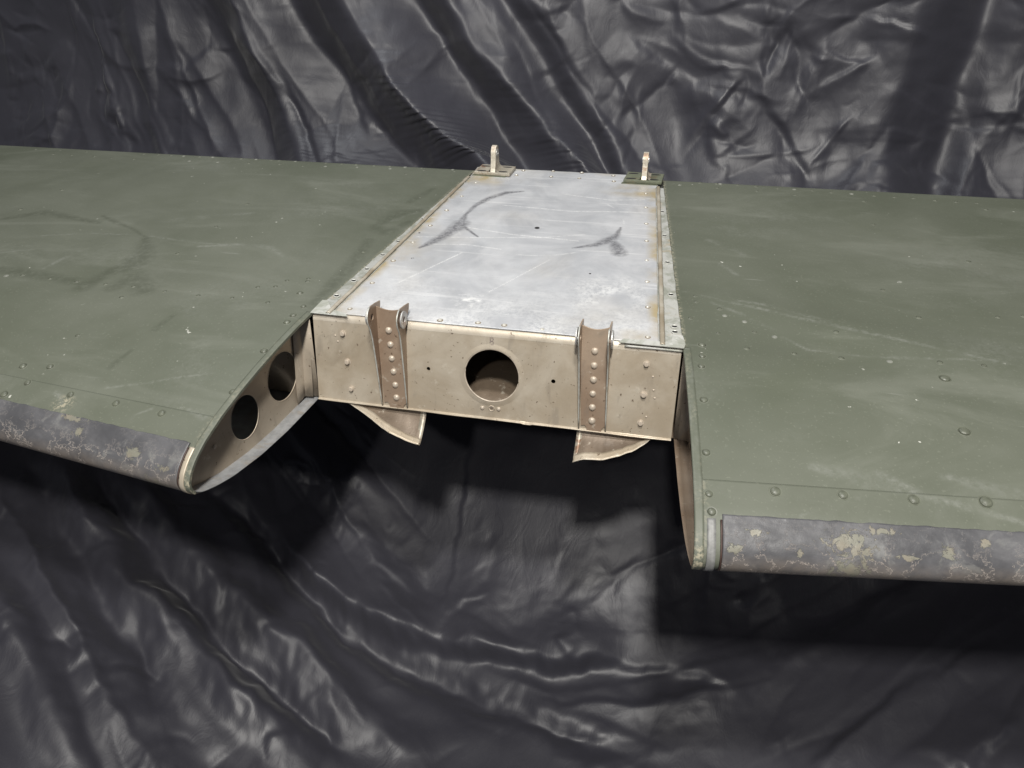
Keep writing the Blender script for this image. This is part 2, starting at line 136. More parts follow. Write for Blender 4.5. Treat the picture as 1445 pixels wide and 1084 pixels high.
# ------------------------------------------------------------------ object helpers
def link(name, me, mat, parent=None, smooth=True):
    o = bpy.data.objects.new(name, me); COL.objects.link(o)
    if mat is not None and not me.materials: me.materials.append(mat)
    if smooth: me.polygons.foreach_set('use_smooth', [True]*len(me.polygons))
    if parent is not None: o.parent = parent
    return o
def grid_mesh(name, P, thick=0, nrm_down=True):
    """P (n,m,3) -> quad grid, optionally a closed sheet of that thickness"""
    n, m = P.shape[:2]; V = P.reshape(-1, 3)
    i = np.arange(n*m).reshape(n, m)
    q = np.stack([i[:-1, :-1], i[1:, :-1], i[1:, 1:], i[:-1, 1:]], -1).reshape(-1, 4)
    if thick:
        du = np.gradient(P, axis=0); dv = np.gradient(P, axis=1); N = np.cross(du, dv)
        N /= np.linalg.norm(N, axis=-1, keepdims=True)+1e-12
        V = np.concatenate([V, (P-N*thick).reshape(-1, 3)]); k = n*m
        q2 = q[:, ::-1]+k
        b = np.concatenate([i[0, :], i[1:, -1], i[-1, -2::-1], i[-2:0:-1, 0]]); bn = np.roll(b, -1)
        q3 = np.stack([b, bn, bn+k, b+k], -1)
        q = np.concatenate([q, q2, q3])
    me = bpy.data.meshes.new(name)
    me.vertices.add(len(V)); me.vertices.foreach_set('co', V.astype(np.float32).ravel())
    me.loops.add(len(q)*4); me.loops.foreach_set('vertex_index', q.astype(np.int32).ravel())
    me.polygons.add(len(q)); me.polygons.foreach_set('loop_start', np.arange(0, len(q)*4, 4, dtype=np.int32))
    me.update(calc_edges=True); me.validate()
    if thick:   # crisp rim
        me['rim'] = 1
    return me
def paint(me, R, G, B, nrep=1):
    a = me.color_attributes.new('wear_glare', 'FLOAT_COLOR', 'POINT')  # smudges, scuffs and stains, plus the centre panel's painted glare
    C = np.stack([R.ravel(), G.ravel(), B.ravel(), np.ones(R.size)], -1)
    k = len(me.vertices)//R.size
    C = np.concatenate([C]*k).astype(np.float32); a.data.foreach_set('color', np.clip(C, 0, 1).ravel())
def rim_flat(o, n):
    """faces of a thick sheet's rim stay flat shaded"""
    me = o.data; s = np.ones(len(me.polygons), bool); s[-n:] = False
    me.polygons.foreach_set('use_smooth', s)
def plate(name, outer, holes, thick, frame, mat, parent, bevel=0.0):
    """flat plate with holes. outer / holes: 2D loops; frame(a, b, c) -> world; front at c=thick, back at c=0"""
    loops = [outer]+holes; vs3 = [[Vector((a, b, 0)) for a, b in L] for L in loops]
    tris = tessellate_polygon(vs3); flat = [p for L in loops for p in L]; N = len(flat)
    V = [frame(a, b, thick) for a, b in flat]+[frame(a, b, 0) for a, b in flat]
    F = []
    for t in tris: F.append(tuple(t)); F.append(tuple(x+N for x in reversed(t)))
    k = 0
    for L in loops:
        m = len(L)
        for i in range(m): F.append((k+i, k+(i+1) % m, k+(i+1) % m+N, k+i+N))
        k += m
    me = bpy.data.meshes.new(name); me.from_pydata([tuple(v) for v in V], [], F); me.update()
    bm = bmesh.new(); bm.from_mesh(me); bmesh.ops.recalc_face_normals(bm, faces=bm.faces); bm.to_mesh(me); bm.free()
    o = link(name, me, mat, parent, smooth=False)
    if bevel:
        b = o.modifiers.new('bevel', 'BEVEL'); b.width = bevel; b.segments = 2; b.limit_method = 'ANGLE'; b.angle_limit = math.radians(50)
    return o
def circ(cx, cy, r, n=32, ry=None): ry = ry or r; return [(cx+r*math.cos(2*math.pi*i/n), cy+ry*math.sin(2*math.pi*i/n)) for i in range(n)]
def lathe(name, prof, n=14):
    V = []; F = []
    for r, z in prof[:-1]:
        V += [(r*math.cos(2*math.pi*i/n), r*math.sin(2*math.pi*i/n), z) for i in range(n)]
    V.append((0, 0, prof[-1][1])); m = len(prof)-1
    for j in range(m-1):
        for i in range(n): F.append((j*n+i, j*n+(i+1) % n, (j+1)*n+(i+1) % n, (j+1)*n+i))
    for i in range(n): F.append(((m-1)*n+i, (m-1)*n+(i+1) % n, m*n))
    me = bpy.data.meshes.new(name); me.from_pydata(V, [], F); me.update(); return me
def sweep(name, path, r, mat, parent, n=8, closed=False):
    """tube along points"""
    V = []; F = []; P = [Vector(p) for p in path]; m = len(P)
    for i, p in enumerate(P):
        a = P[(i-1) % m] if closed or i else P[0]; b = P[(i+1) % m] if closed or i < m-1 else P[-1]
        t = (b-a).normalized(); s = t.cross(Vector((.13, .2, .97))).normalized(); u = s.cross(t)
        rr = r[i] if isinstance(r, (list, tuple)) else r
        V += [tuple(p+rr*(math.cos(2*math.pi*k/n)*s+math.sin(2*math.pi*k/n)*u)) for k in range(n)]
    for i in range(m if closed else m-1):
        for k in range(n):
            j = (i+1) % m; F.append((i*n+k, i*n+(k+1) % n, j*n+(k+1) % n, j*n+k))
    if not closed: F += [tuple(range(n-1, -1, -1)), tuple((m-1)*n+k for k in range(n))]
    me = bpy.data.meshes.new(name); me.from_pydata(V, [], F); me.update()
    return link(name, me, mat, parent)
def place(me, name, mat, loc, nrm, parent, scale=1, spin=0):
    o = bpy.data.objects.new(name, me); COL.objects.link(o)
    if not me.materials: me.materials.append(mat)
    q = Vector(nrm).to_track_quat('Z', 'Y'); o.rotation_mode = 'QUATERNION'
    from mathutils import Quaternion
    o.rotation_quaternion = q @ Quaternion((0, 0, 1), spin); o.location = loc; o.scale = (scale,)*3; o.parent = parent; return o

# ------------------------------------------------------------------ material helpers
class NT:
    def __init__(s, name, spec=.5):
        s.m = bpy.data.materials.new(name); s.m.use_nodes = True; s.t = s.m.node_tree; s.b = s.t.nodes['Principled BSDF']
        s.tc = s.t.nodes.new('ShaderNodeTexCoord').outputs['Object']; s.b.inputs['Specular IOR Level'].default_value = spec
    def n(s, k, **kw):
        x = s.t.nodes.new(k)
        for a, v in kw.items(): setattr(x, a, v)
        return x
    def l(s, a, b): s.t.links.new(a, b)
    def noise(s, scale, detail=4, rough=.55, dist=0, vec=None, sc3=None):
        x = s.n('ShaderNodeTexNoise'); x.inputs['Scale'].default_value = scale; x.inputs['Detail'].default_value = detail
        x.inputs['Roughness'].default_value = rough; x.inputs['Distortion'].default_value = dist
        v = vec or s.tc
        if sc3:
            mp = s.n('ShaderNodeMapping'); mp.inputs['Scale'].default_value = sc3[:3]
            if len(sc3) > 3: mp.inputs['Rotation'].default_value = (0, 0, sc3[3])
            s.l(v, mp.inputs[0]); v = mp.outputs[0]
        s.l(v, x.inputs['Vector']); return x.outputs['Fac']
    def ramp(s, f, a, b, lo=0, hi=1):
        x = s.n('ShaderNodeMapRange'); x.interpolation_type = 'SMOOTHSTEP'; s.l(f, x.inputs[0])
        for i, v in enumerate((a, b, lo, hi)): x.inputs[i+1].default_value = v
        return x.outputs[0]
    def mix(s, f, a, b, mode='MIX'):
        x = s.n('ShaderNodeMix', data_type='RGBA', blend_type=mode)
        for k, v in ((0, f), (6, a), (7, b)):
            if isinstance(v, (int, float)): x.inputs[k].default_value = v
            elif isinstance(v, tuple): x.inputs[k].default_value = v+(1,)
            else: s.l(v, x.inputs[k])
        return x.outputs[2]
    def math(s, op, a, b=0.0):
        x = s.n('ShaderNodeMath', operation=op)
        for k, v in ((0, a), (1, b)):
            if isinstance(v, (int, float)): x.inputs[k].default_value = v
            else: s.l(v, x.inputs[k])
        return x.outputs[0]
    def attr(s):
        a = s.n('ShaderNodeAttribute', attribute_name='wear_glare'); x = s.n('ShaderNodeSeparateColor'); s.l(a.outputs['Color'], x.inputs[0]); return x.outputs
    def bump(s, h, strength, dist=.001, prev=None):
        x = s.n('ShaderNodeBump'); x.inputs['Strength'].default_value = strength; x.inputs['Distance'].default_value = dist
        s.l(h, x.inputs['Height'])
        if prev: s.l(prev, x.inputs['Normal'])
        return x.outputs[0]
    def out(s, col=None, rough=None, nrm=None, metal=None):
        for k, v in (('Base Color', col), ('Roughness', rough), ('Normal', nrm), ('Metallic', metal)):
            if v is None: continue
            if isinstance(v, (int, float)): s.b.inputs[k].default_value = v
            elif isinstance(v, tuple): s.b.inputs[k].default_value = v+(1,)
            else: s.l(v, s.b.inputs[k])
        return s.m
MAT = {}
def mat_green():
    s = NT('faded_olive_paint', .4); R, G, B = s.attr()[:3]
    c = s.mix(s.ramp(s.noise(1.6, 5, .6, .4), .35, .68), (.093, .102, .075), (.123, .131, .103))
    c = s.mix(s.ramp(s.noise(7, 6, .62, 1.2, sc3=(.35, 1, 1, .15)), .48, .72, 0, .55), c, (.165, .173, .142))
    c = s.mix(s.ramp(s.noise(3.2, 5, .6, .8), .55, .75, 0, .3), c, (.084, .094, .062))
    c = s.mix(s.ramp(s.noise(260, 2, .5), .62, .72, 0, .35), c, (.18, .19, .15))
    # long fine scuffs in two directions
    for rot, sc, k in ((.12, 60, .35), (-.6, 45, .25), (1.9, 50, .2)):
        f = s.math('MULTIPLY', s.ramp(s.noise(sc, 3, .6, .25, sc3=(.09, 1, 1, rot)), .66, .75), s.ramp(s.noise(5.5, 3), .5, .68))
        c = s.mix(s.math('MULTIPLY', f, k), c, (.28, .285, .26))
    chips = s.math('MULTIPLY', s.ramp(s.noise(95, 2, .4), .735, .76), s.ramp(s.noise(5, 3), .5, .62))
    c = s.mix(chips, c, (.48, .48, .43))
    gm = s.math('MULTIPLY', s.math('MULTIPLY', G, s.ramp(s.noise(120, 4, .7), .3, .62)), s.ramp(s.noise(17, 4, .65), .36, .62, .12, 1.3))
    c = s.mix(s.math('MULTIPLY', gm, .24), c, (.30, .305, .285))
    rm = s.math('MULTIPLY', R, s.ramp(s.noise(70, 4, .7), .25, .6))
    c = s.mix(s.math('MULTIPLY', rm, .46), c, (.050, .056, .038))
    c = s.mix(s.math('MULTIPLY', B, s.ramp(s.noise(190, 4, .7), .45, .6)), c, (.42, .38, .28))
    ro = s.ramp(s.noise(9, 5, .6), .3, .7, .46, .62)
    b = s.bump(s.noise(420, 2, .6), .16, .0006); b = s.bump(s.noise(14, 3, .5), .25, .004, b)
    return s.out(c, ro, b)
def mat_alu():
    s = NT('bare_scratched_aluminium', .5); R, G, B = s.attr()[:3]
    c = s.mix(s.ramp(s.noise(7, 6, .65, .8), .35, .68), (.43, .44, .46), (.56, .565, .58))
    c = s.mix(s.ramp(s.noise(3.0, 4, .6, 1.5), .45, .7, 0, .4), c, (.68, .69, .70))
    for rot, sc, k in ((.05, 70, .5), (.9, 60, .4), (-.5, 80, .35)):
        f = s.ramp(s.noise(sc, 3, .6, .2, sc3=(.04, 1, 1, rot)), .62, .74)
        c = s.mix(s.math('MULTIPLY', f, k), c, (.80, .80, .80))
    c = s.mix(s.ramp(s.noise(300, 2, .5), .66, .74, 0, .5), c, (.30, .31, .33))
    c = s.mix(s.math('MULTIPLY', G, s.ramp(s.noise(160, 5, .75), .35, .6)), c, (.84, .84, .83))
    c = s.mix(s.math('MULTIPLY', B, s.ramp(s.noise(26, 6, .7), .25, .58, .35, 1.0)), c, (.42, .345, .21))
    c = s.mix(s.math('MULTIPLY', R, s.ramp(s.noise(130, 5, .75), .32, .62, .30, .85)), c, (.11, .108, .12))
    b = s.bump(s.noise(90, 4, .6, .3, sc3=(.06, 1, 1, .1)), .12, .0006); b = s.bump(s.noise(10, 3, .5), .2, .004, b)
    return s.out(c, s.ramp(s.noise(20, 5, .6), .3, .7, .36, .52), b, .25)
def mat_primer(name='tan_primer', a=(.41, .345, .26), bcol=(.53, .47, .38), dark=(.20, .16, .115), dirt=.75):
    s = NT(name, .4)
    c = s.mix(s.ramp(s.noise(9, 5, .6, .6), .35, .68), a, bcol)
    c = s.mix(s.ramp(s.noise(4.2, 6, .62, 1), .52, .8, 0, dirt), c, dark)
    c = s.mix(s.ramp(s.noise(150, 3, .55), .66, .72, 0, .85), c, (.10, .065, .04))
    c = s.mix(s.ramp(s.noise(48, 5, .7), .60, .70, 0, .5), c, (.60, .55, .46))
    c = s.mix(s.ramp(s.noise(17, 6, .72, .8), .58, .72, 0, .5), c, (.25, .22, .18))
    c = s.mix(s.math('MULTIPLY', s.ramp(s.noise(40, 3, .6, .2, sc3=(1, 1, .12)), .60, .72), .3), c, (.22, .19, .16))
    b = s.bump(s.noise(300, 3, .6), .25, .0006); b = s.bump(s.noise(30, 3, .5), .2, .002, b)
    return s.out(c, s.ramp(s.noise(25, 4), .3, .7, .33, .5), b, .25)
def mat_strip():
    s = NT('mottled_green_primer_on_metal', .4)
    c = s.mix(s.ramp(s.noise(22, 6, .7, .6), .38, .6), (.33, .34, .29), (.52, .52, .49))
    c = s.mix(s.ramp(s.noise(12, 5, .65), .55, .7, 0, .8), c, (.46, .36, .22))
    c = s.mix(s.ramp(s.noise(80, 4, .7), .6, .68, 0, .7), c, (.60, .60, .58))
    return s.out(c, .5, s.bump(s.noise(140, 3, .6), .3, .0008), .2)
def mat_boot():
    s = NT('worn_grey_rubber_boot', .4); R, G, B = s.attr()[:3]
    c = s.mix(s.ramp(s.noise(10, 6, .65, .5), .35, .66), (.064, .064, .069), (.112, .111, .117))
    c = s.mix(s.ramp(s.noise(20, 5, .7, .5), .56, .7, 0, .5), c, (.21, .21, .20))
    w = s.noise(30, 5, .7)
    dn = s.math('MULTIPLY', R, s.ramp(w, .3, .6, .3, 1))
    c = s.mix(dn, c, (.20, .17, .145))
    # crackle: pale torn edges of flaking skin
    x = s.n('ShaderNodeTexNoise'); x.inputs['Scale'].default_value = 26; x.inputs['Detail'].default_value = 7; x.inputs['Roughness'].default_value = .66
    s.l(s.tc, x.inputs['Vector']); iso = s.math('ABSOLUTE', s.math('SUBTRACT', x.outputs['Fac'], .5))
    line = s.math('MULTIPLY', s.ramp(iso, .003, .012, 1, 0), B)
    c = s.mix(line, c, (.34, .30, .27))
    pm = s.ramp(s.math('ADD', G, s.math('MULTIPLY', s.math('SUBTRACT', s.noise(70, 7, .78, .6), .5), 3.4)), .60, .66)
    c = s.mix(pm, c, s.mix(s.ramp(s.noise(55, 4), .4, .65), (.185, .18, .145), (.21, .19, .15)))
    b = s.bump(s.math('ADD', s.math('MULTIPLY', pm, -1.0), line), .6, .0008); b = s.bump(s.noise(160, 4, .65), .35, .0008, b)
    return s.out(c, s.ramp(w, .3, .7, .36, .55), b)
def mat_steel(name='worn_steel', c0=(.42, .42, .41), rust=(.22, .10, .05), k=.6, metal=.5):
    s = NT(name, .5)
    c = s.mix(s.ramp(s.noise(60, 5, .65), .35, .65), c0, tuple(v*1.35 for v in c0))
    c = s.mix(s.ramp(s.noise(35, 5, .7, .5), .5, .66, 0, k), c, rust)
    return s.out(c, .45, s.bump(s.noise(260, 3, .6), .3, .0005), metal)
def mat_cloth():
    s = NT('black_satin_lining_cloth', .42)
    c = s.mix(s.ramp(s.noise(1.1, 3, .5), .35, .65), (.0265, .0262, .034), (.037, .0365, .046))
    c = s.mix(s.ramp(s.noise(420, 2, .5), .70, .75, 0, .2), c, (.14, .14, .14))
    b = s.bump(s.noise(26, 5, .6, 1.0, sc3=(1, .55, .55)), .26, .004)
    b = s.bump(s.noise(150, 4, .6, 1.0, sc3=(1, .35, .35)), .14, .0015, b)
    s.b.inputs['Sheen Weight'].default_value = .12; s.b.inputs['Sheen Roughness'].default_value = .4
    return s.out(c, s.ramp(s.noise(5, 3), .35, .65, .44, .52), b)
def flat(name, c, r=.5, m=0.0):
    s = NT(name); c2 = s.mix(s.ramp(s.noise(90, 4, .6), .35, .65), tuple(v*.8 for v in c), tuple(min(1, v*1.15) for v in c))
    return s.out(c2, r, s.bump(s.noise(300, 2), .2, .0004), m)
GREEN = mat_green(); ALU = mat_alu(); PRIM = mat_primer(); STRIP = mat_strip(); BOOT = mat_boot()
PRIMD = mat_primer('brown_primer', (.29, .21, .15), (.385, .30, .225), (.16, .095, .06), .8)
PRIML = mat_primer('cream_wear_highlight_primer', (.50, .44, .35), (.64, .58, .49), (.28, .21, .15), .8)  # paler primer: painted highlight on the web bend, pale rim on torn edges
PRIMB = mat_primer('deep_brown_primer', (.145, .11, .08), (.215, .165, .12), (.08, .055, .035), .6)  # darker brown primer for the box floor and torn sheets
PRIMR = mat_primer('rib_primer', (.37, .31, .24), (.46, .40, .32), (.17, .11, .08), .7)
STEEL = mat_steel(); HINGE = mat_steel('rusty_hinge_steel', (.36, .33, .27), (.19, .085, .04), .85, .3)
LUG = mat_steel('worn_lug_steel', (.52, .48, .40), (.30, .15, .07), .7, .3)
HINGEG = mat_steel('green_hinge_steel', (.12, .13, .09), (.17, .12, .07), .6, .1)
RIVET_G = flat('olive_painted_rivet', (.112, .120, .090), .42); RIVET_M = flat('bare_metal_rivet', (.72, .69, .62), .35, .4); RIVET_T = flat('tan_painted_rivet', (.50, .43, .35), .4, .1)
RIVET_L = flat('scuffed_pale_rivet', (.22, .226, .195), .42)
FOLDM = mat_primer('stained_channel', (.30, .25, .18), (.50, .47, .40), (.22, .13, .07), .95)
STRAP = flat('weathered_grey_strap', (.21, .21, .205), .5)
SEAMD = flat('dark_red_brown_gap', (.06, .035, .028), .6)  # dark colour standing in for shade in the gap beside the boot
DARK = flat('dark_opening', (.012, .011, .012), .7); BLUE = flat('blue_marked_rivet', (.03, .08, .42), .4)
EDGE = mat_steel('bright_sheet_edge', (.50, .50, .46), (.30, .26, .18), .5, .4)
GREY_IN = mat_steel('grey_inner_skin', (.235, .24, .245), (.26, .22, .17), .5, .2)
CLOTH = mat_cloth()

# ------------------------------------------------------------------ the stabiliser
wing_root = bpy.data.objects.new('aircraft_stabilizer', None); COL.objects.link(wing_root)
wing_root['label'] = 'olive green aircraft tailplane with bare aluminium centre panel, hung before black cloth'; wing_root['category'] = 'aircraft tailplane'
ROOTO = wing_root
def dent(side, x, y):
    d = .0026*perlin(x*2.3+9, y*2.8, 5+side)+.0006*perlin(x*6, y*7, 9+side)
    k = np.exp(-((y-.03)/.035)**2)*.0005
    if side > 0:   # soft diagonal crease pressed into the right-hand skin
        (ax, ay), (bx, by) = CH_R[0][0][0], CH_R[0][0][-1]; q = (np.asarray(y)-ay)-(np.asarray(x)-ax)*(by-ay)/(bx-ax)
        d = d+.0036*np.exp(-(q/.045)**2)*np.clip((np.asarray(x)-ax)/.12, 0, 1)-.0034*np.exp(-((q+.09)/.06)**2)*np.clip((np.asarray(x)-ax)/.12, 0, 1)
    return (d-k)*np.clip((np.asarray(y)+.2)/.15, 0, 1)*np.clip((.76-np.asarray(y))/.05, 0, 1)
def zs(side, x, y): return float(ztop(side, x, y)+dent(side, np.array(x), np.array(y)))
def strokes(X, Y, L, soft=False):
    R = np.zeros(X.shape)
    for pts, w in L:
        d, _, t = seg_dist(X, Y, pts)
        if d.min() > .3: continue
        wv = np.interp(t, np.linspace(0, 1, len(w)), w)
        R = np.maximum(R, (np.clip(.0045/np.maximum(wv, 1e-4), .35, 1) if soft else 1)*np.clip(1.15-(d/np.maximum(wv, 1e-4))**1.4*.6, 0, 1)*(d < wv*1.9))
    return R
TOPS, _u = resample(TOP, .004)
def smooth_sec(Q, it=6):
    Q = Q.copy()
    for _ in range(it): Q[1:-1] = Q[1:-1]*.5+(Q[:-2]+Q[2:])*.25
    return Q
TOPS = smooth_sec(TOPS)
LOOP, _ = resample(TOP+BOT[1:], .003); LOOP = smooth_sec(LOOP, 8)
nose_i = int(np.argmin(LOOP[:, 0])); BOTS = LOOP[nose_i-2:]
def sub(sec, cond): return sec[cond(sec)]
SEAM = -.256; BOOTL = -.302
def sgrid(s0, s1, step=.004):
    return np.linspace(s0, s1, max(2, int((s1-s0)/step)+1))
def wing_grid(side, svals, sec, lift=0, nl=True):
    S, I = np.meshgrid(svals, np.arange(len(sec)), indexing='ij'); Y = sec[I, 0]; Z = sec[I, 1]
    if lift and nl:
        t = np.gradient(sec, axis=0); n = np.stack([-t[:, 1], t[:, 0]], 1); n /= np.linalg.norm(n, axis=1, keepdims=True)
        c = sec.mean(0); n *= np.where(((sec-np.array([.0, -.07]))*n).sum(1) > 0, 1, -1)[:, None]
        Y = Y+n[I, 0]*lift; Z = Z+n[I, 1]*lift
    P = wing_pt(side, S, Y, Z); P[..., 2] += dent(side, P[..., 0], P[..., 1])*(Z > -.07)
    return P if side > 0 else P[:, ::-1].copy() if False else P
def oriented(P, up=True):
    a = P[1, 0]-P[0, 0]; b = P[0, 1]-P[0, 0]; n = np.cross(a, b)
    return P if (n[2] > 0) == up else P[::-1].copy()
for side, SMx, CHx, smax in ((-1, SM_L, CH_L, 1.75), (1, [], CH_R, 1.25)):
    nm = 'left' if side < 0 else 'right'
    # main top skin
    sec = TOPS[(TOPS[:, 0] > SEAM-.012)]
    wav = lambda s: s
    P = oriented(wing_grid(side, sgrid(0, smax), sec))
    me = grid_mesh('skin_panel', P, .0012)
    X, Y = P[..., 0], P[..., 1]
    R = strokes(X, Y, SMx); G = strokes(X, Y, CHx, True)
    x0, k = ROOT[side]; S = side*X-(x0-k*Y)
    B = np.clip(1-S/.006, 0, 1)*.8+.5*np.clip(1-(.772-Y)/.004, 0, 1)
    R = np.maximum(R, .35*np.clip(1-np.hypot(X-side*.245, (Y-.72))/.05, 0, 1))
    R = np.maximum(R, .5*np.exp(-(S/.035)**2)*(Y > -.02)*np.clip(.5+fbm(X*9, Y*9, 3), 0, 1))
    R = np.maximum(R, .45*np.clip(fbm(X*2.2+3, Y*3, 21+side)-.12, 0, 1)*(1 if side < 0 else .6))
    G = np.maximum(G, .55*np.clip(fbm(X*3.1, Y*5, 41+side)-.15, 0, 1))
    G = np.maximum(G, .5*np.exp(-((Y-SEAM+.004)/.004)**2)*np.clip(.4+fbm(X*25, Y*8, 8), 0, 1))
    paint(me, R, G, B)
    sk = link('skin_panel', me, GREEN, ROOTO); rim_flat(sk, 2*(P.shape[0]+P.shape[1]-2))
    # leading-edge skin strip, lapped over the main skin and wrapped round the nose
    i0 = int(np.argmin(np.abs(LOOP[:nose_i, 0]-SEAM))); i1 = nose_i+int(np.argmin(np.abs(LOOP[nose_i:, 0]+.285)))
    sec = LOOP[i0:i1]
    P = oriented(wing_grid(side, sgrid(.004, smax), sec, .0015)); me = grid_mesh('leading_edge_skin', P, .0012); X, Y = P[..., 0], P[..., 1]
    S = side*X-(x0-k*Y)
    G = np.maximum(strokes(X, Y, CHx, True), .4*np.clip(fbm(X*6, Y*9, 44), 0, 1)); R = .3*np.clip(fbm(X*5, Y*7, 50), 0, 1)
    B = .5*np.clip(1-S/.02, 0, 1)
    if side < 0: B = np.maximum(B, np.clip(1-np.hypot(X+.583, (Y+.262)*1.2)/.022, 0, 1)*.9)
    paint(me, R, G, B); le = link('leading_edge_skin', me, GREEN, ROOTO); rim_flat(le, 2*(P.shape[0]+P.shape[1]-2))
    # de-icer boot
    j0 = int(np.argmin(np.abs(LOOP[:nose_i, 0]-BOOTL))); j1 = nose_i+int(np.argmin(np.abs(LOOP[nose_i:, 0]+.27)))
    sec = LOOP[j0:j1]; sec, _ = resample(sec, .002)
    sv = sgrid(.020 if side < 0 else .032, min(smax, 1.1), .003)
    P = wing_grid(side, sv, sec, .0034)
    jag = .0025*fbm(np.repeat(P[:, :1, 0], P.shape[1], 1)*40, P[:, :, 1]*0, 61)
    edge = np.exp(-np.arange(P.shape[1])/2.0)[None, :]; P[..., 1] += jag*edge*.8
    P = P+.0005*fbm(P[..., 0]*45, P[..., 1]*60+P[..., 2]*40, 66)[..., None]*np.array([0, -.7, .7])
    P = oriented(P); me = grid_mesh('deicer_boot', P, .0030); X, Y, Z = P[..., 0], P[..., 1], P[..., 2]
    g = np.clip(1.15-np.arange(P.shape[1])[None, :]*0, 0, 1)*0*X
    arc = np.linspace(0, 1, P.shape[1])[None, :]*np.ones((P.shape[0], 1))
    R = np.clip((arc-.30)/.16, 0, 1)
    B = np.exp(-((arc-.40)/.15)**2)*1.0+.10
    def spot(sx, a, rx, ra): return np.clip(1.1-np.hypot((side*X-(x0-k*Y)-sx)/rx, (arc-a)/ra)*.62, 0, 1)
    if side > 0: spots = [(.175, .20, .028, .17), (.18, .38, .03, .13), (.285, .2, .008, .11), (.325, .12, .007, .05), (.243, .27, .015, .035), (.215, .07, .02, .04), (.07, .13, .014, .04), (.04, .5, .05, .05), (.045, .27, .012, .05), (.12, .28, .006, .04)]
    else: spots = [(.06, .45, .03, .07), (.045, .28, .012, .06), (.10, .22, .016, .07), (.225, .03, .04, .05), (.20, .14, .01, .08), (.03, .62, .02, .06)]
    for q in spots: g = np.maximum(g, spot(q[0], q[1], q[2]*.9, q[3]*.8)*.93)
    paint(me, R, g, B); bt = link('deicer_boot', me, BOOT, ROOTO); rim_flat(bt, 2*(P.shape[0]+P.shape[1]-2))
    bt['label'] = 'cracked grey rubber leading-edge boot, %s half' % nm
    # thin strap wrapped round the nose beside the boot, and the doubled lip along the root edge
    sec2 = LOOP[j0+2:j1-6]
    P = oriented(wing_grid(side, np.linspace(*((.014, .024) if side > 0 else (.008, .016)), 4), sec2, .0042)); o = link('nose_strap', grid_mesh('nose_strap', P, .0035), STRAP if side > 0 else PRIM, ROOTO)
    sweep('boot_end_gap', [tuple(wing_pt(side, sv[0]-.0012, a_+0, b_-.0)+np.array([0, -.0022 if b_ < -.05 else 0, .0022 if b_ > -.09 else -.001])) for a_, b_ in sec2[::3]], .0013, SEAMD, bt, 6); rim_flat(o, 2*(P.shape[0]+P.shape[1]-2))  # dark tube drawn in place of the shaded gap at the boot end
    a0 = int(np.argmin(np.abs(LOOP[:nose_i, 0]+.0))); sec3 = LOOP[a0:nose_i+6]
    P = oriented(wing_grid(side, np.linspace(-.0008, .0105, 5), sec3, .0032)); me = grid_mesh('edge_lip', P, .0042)
    X, Y = P[..., 0], P[..., 1]; paint(me, .2*np.clip(fbm(X*30, Y*30, 4), 0, 1), .8*np.clip(fbm(X*40, Y*14, 6)+.3, 0, 1), .9*np.clip(-(P[..., 2]+.055)/.03, 0, 1)+.3*np.clip(fbm(X*60, Y*20, 12), 0, 1))
    o = link('edge_lip', me, GREEN, ROOTO); rim_flat(o, 2*(P.shape[0]+P.shape[1]-2))
    # bottom skin
    P = oriented(wing_grid(side, sgrid(0, smax, .02), BOTS[::2]), True); me = grid_mesh('bottom_skin', P, .0012)
    o = link('bottom_skin', me, GREY_IN if side < 0 else PRIMD, ROOTO)
    # spar web running outboard inside the wing, rear spar
    for nm2, yy, zb, dz in (('outer_spar_web', -.012, -.148, 0), ('rear_spar_web', .755, -.10, 0)):
        a = np.array([[wing_pt(side, s, yy, z) for z in (zb, -.006)] for s in (0.0 if nm2[0] == 'o' else .0, smax)])
        if nm2[0] == 'o': a[:, 0, 1] -= .018
        link(nm2, grid_mesh(nm2, a, .001), PRIMR, ROOTO, False)
    # nose rib with two lightening holes
    x0_, k_ = ROOT[side]
    fr = lambda a, b, c, side=side, x0_=x0_, k_=k_: (side*(x0_-k_*a+.024+c-.001), a, b)
    lo = [tuple(q) for q in LOOP[a0+2:-1] if not (q[0] > -.034 and q[1] < -.1)]
    cen = np.array([-.15, -.08]); lo = [tuple(np.array(q)+(cen-np.array(q))*.018) for q in lo[::3]]
    rb = plate('nose_rib', lo, [circ(-.0790, -.0785, .0405, 40, .0425), circ(-.1845, -.0865, .0335, 40, .0368)], .0012, fr, PRIMR, ROOTO)
    rb['label'] = 'tan primed nose rib with two lightening holes'
    for hy, hz, ha, hb in ((-.0790, -.0785, .0405, .0425), (-.1845, -.0865, .0335, .0368)):
        sweep('hole_rim', [fr(hy+ha*math.cos(t), hz+hb*math.sin(t), .0006) for t in np.linspace(0, 2*math.pi, 41)[:-1]], .0011, PRIMR, rb, 6, True)
    # flange bend standing beside the spar
    a = np.array([[fr(yv-.215*(-zv) if True else yv, zv, cv) for zv in np.linspace(-.145, -.006, 6)] for yv, cv in ((-.0055, -.018), (-.0065, -.0045), (-.0085, -.0025), (-.030, -.0022))])
    link('rib_flange', grid_mesh('rib_flange', a, .001), PRIMR, rb, True)
    for yy, zz in ((-.030, -.055), (-.036, -.110)):
        pass
    # small hole and rivet tails in the rib
    place(lathe('rib_rivet', [(.0035, 0), (.0033, .001), (.002, .002), (0, .0024)]), 'rib_rivet', RIVET_T, fr(-.26, -.085, -.001), (-side, 0, 0), rb)

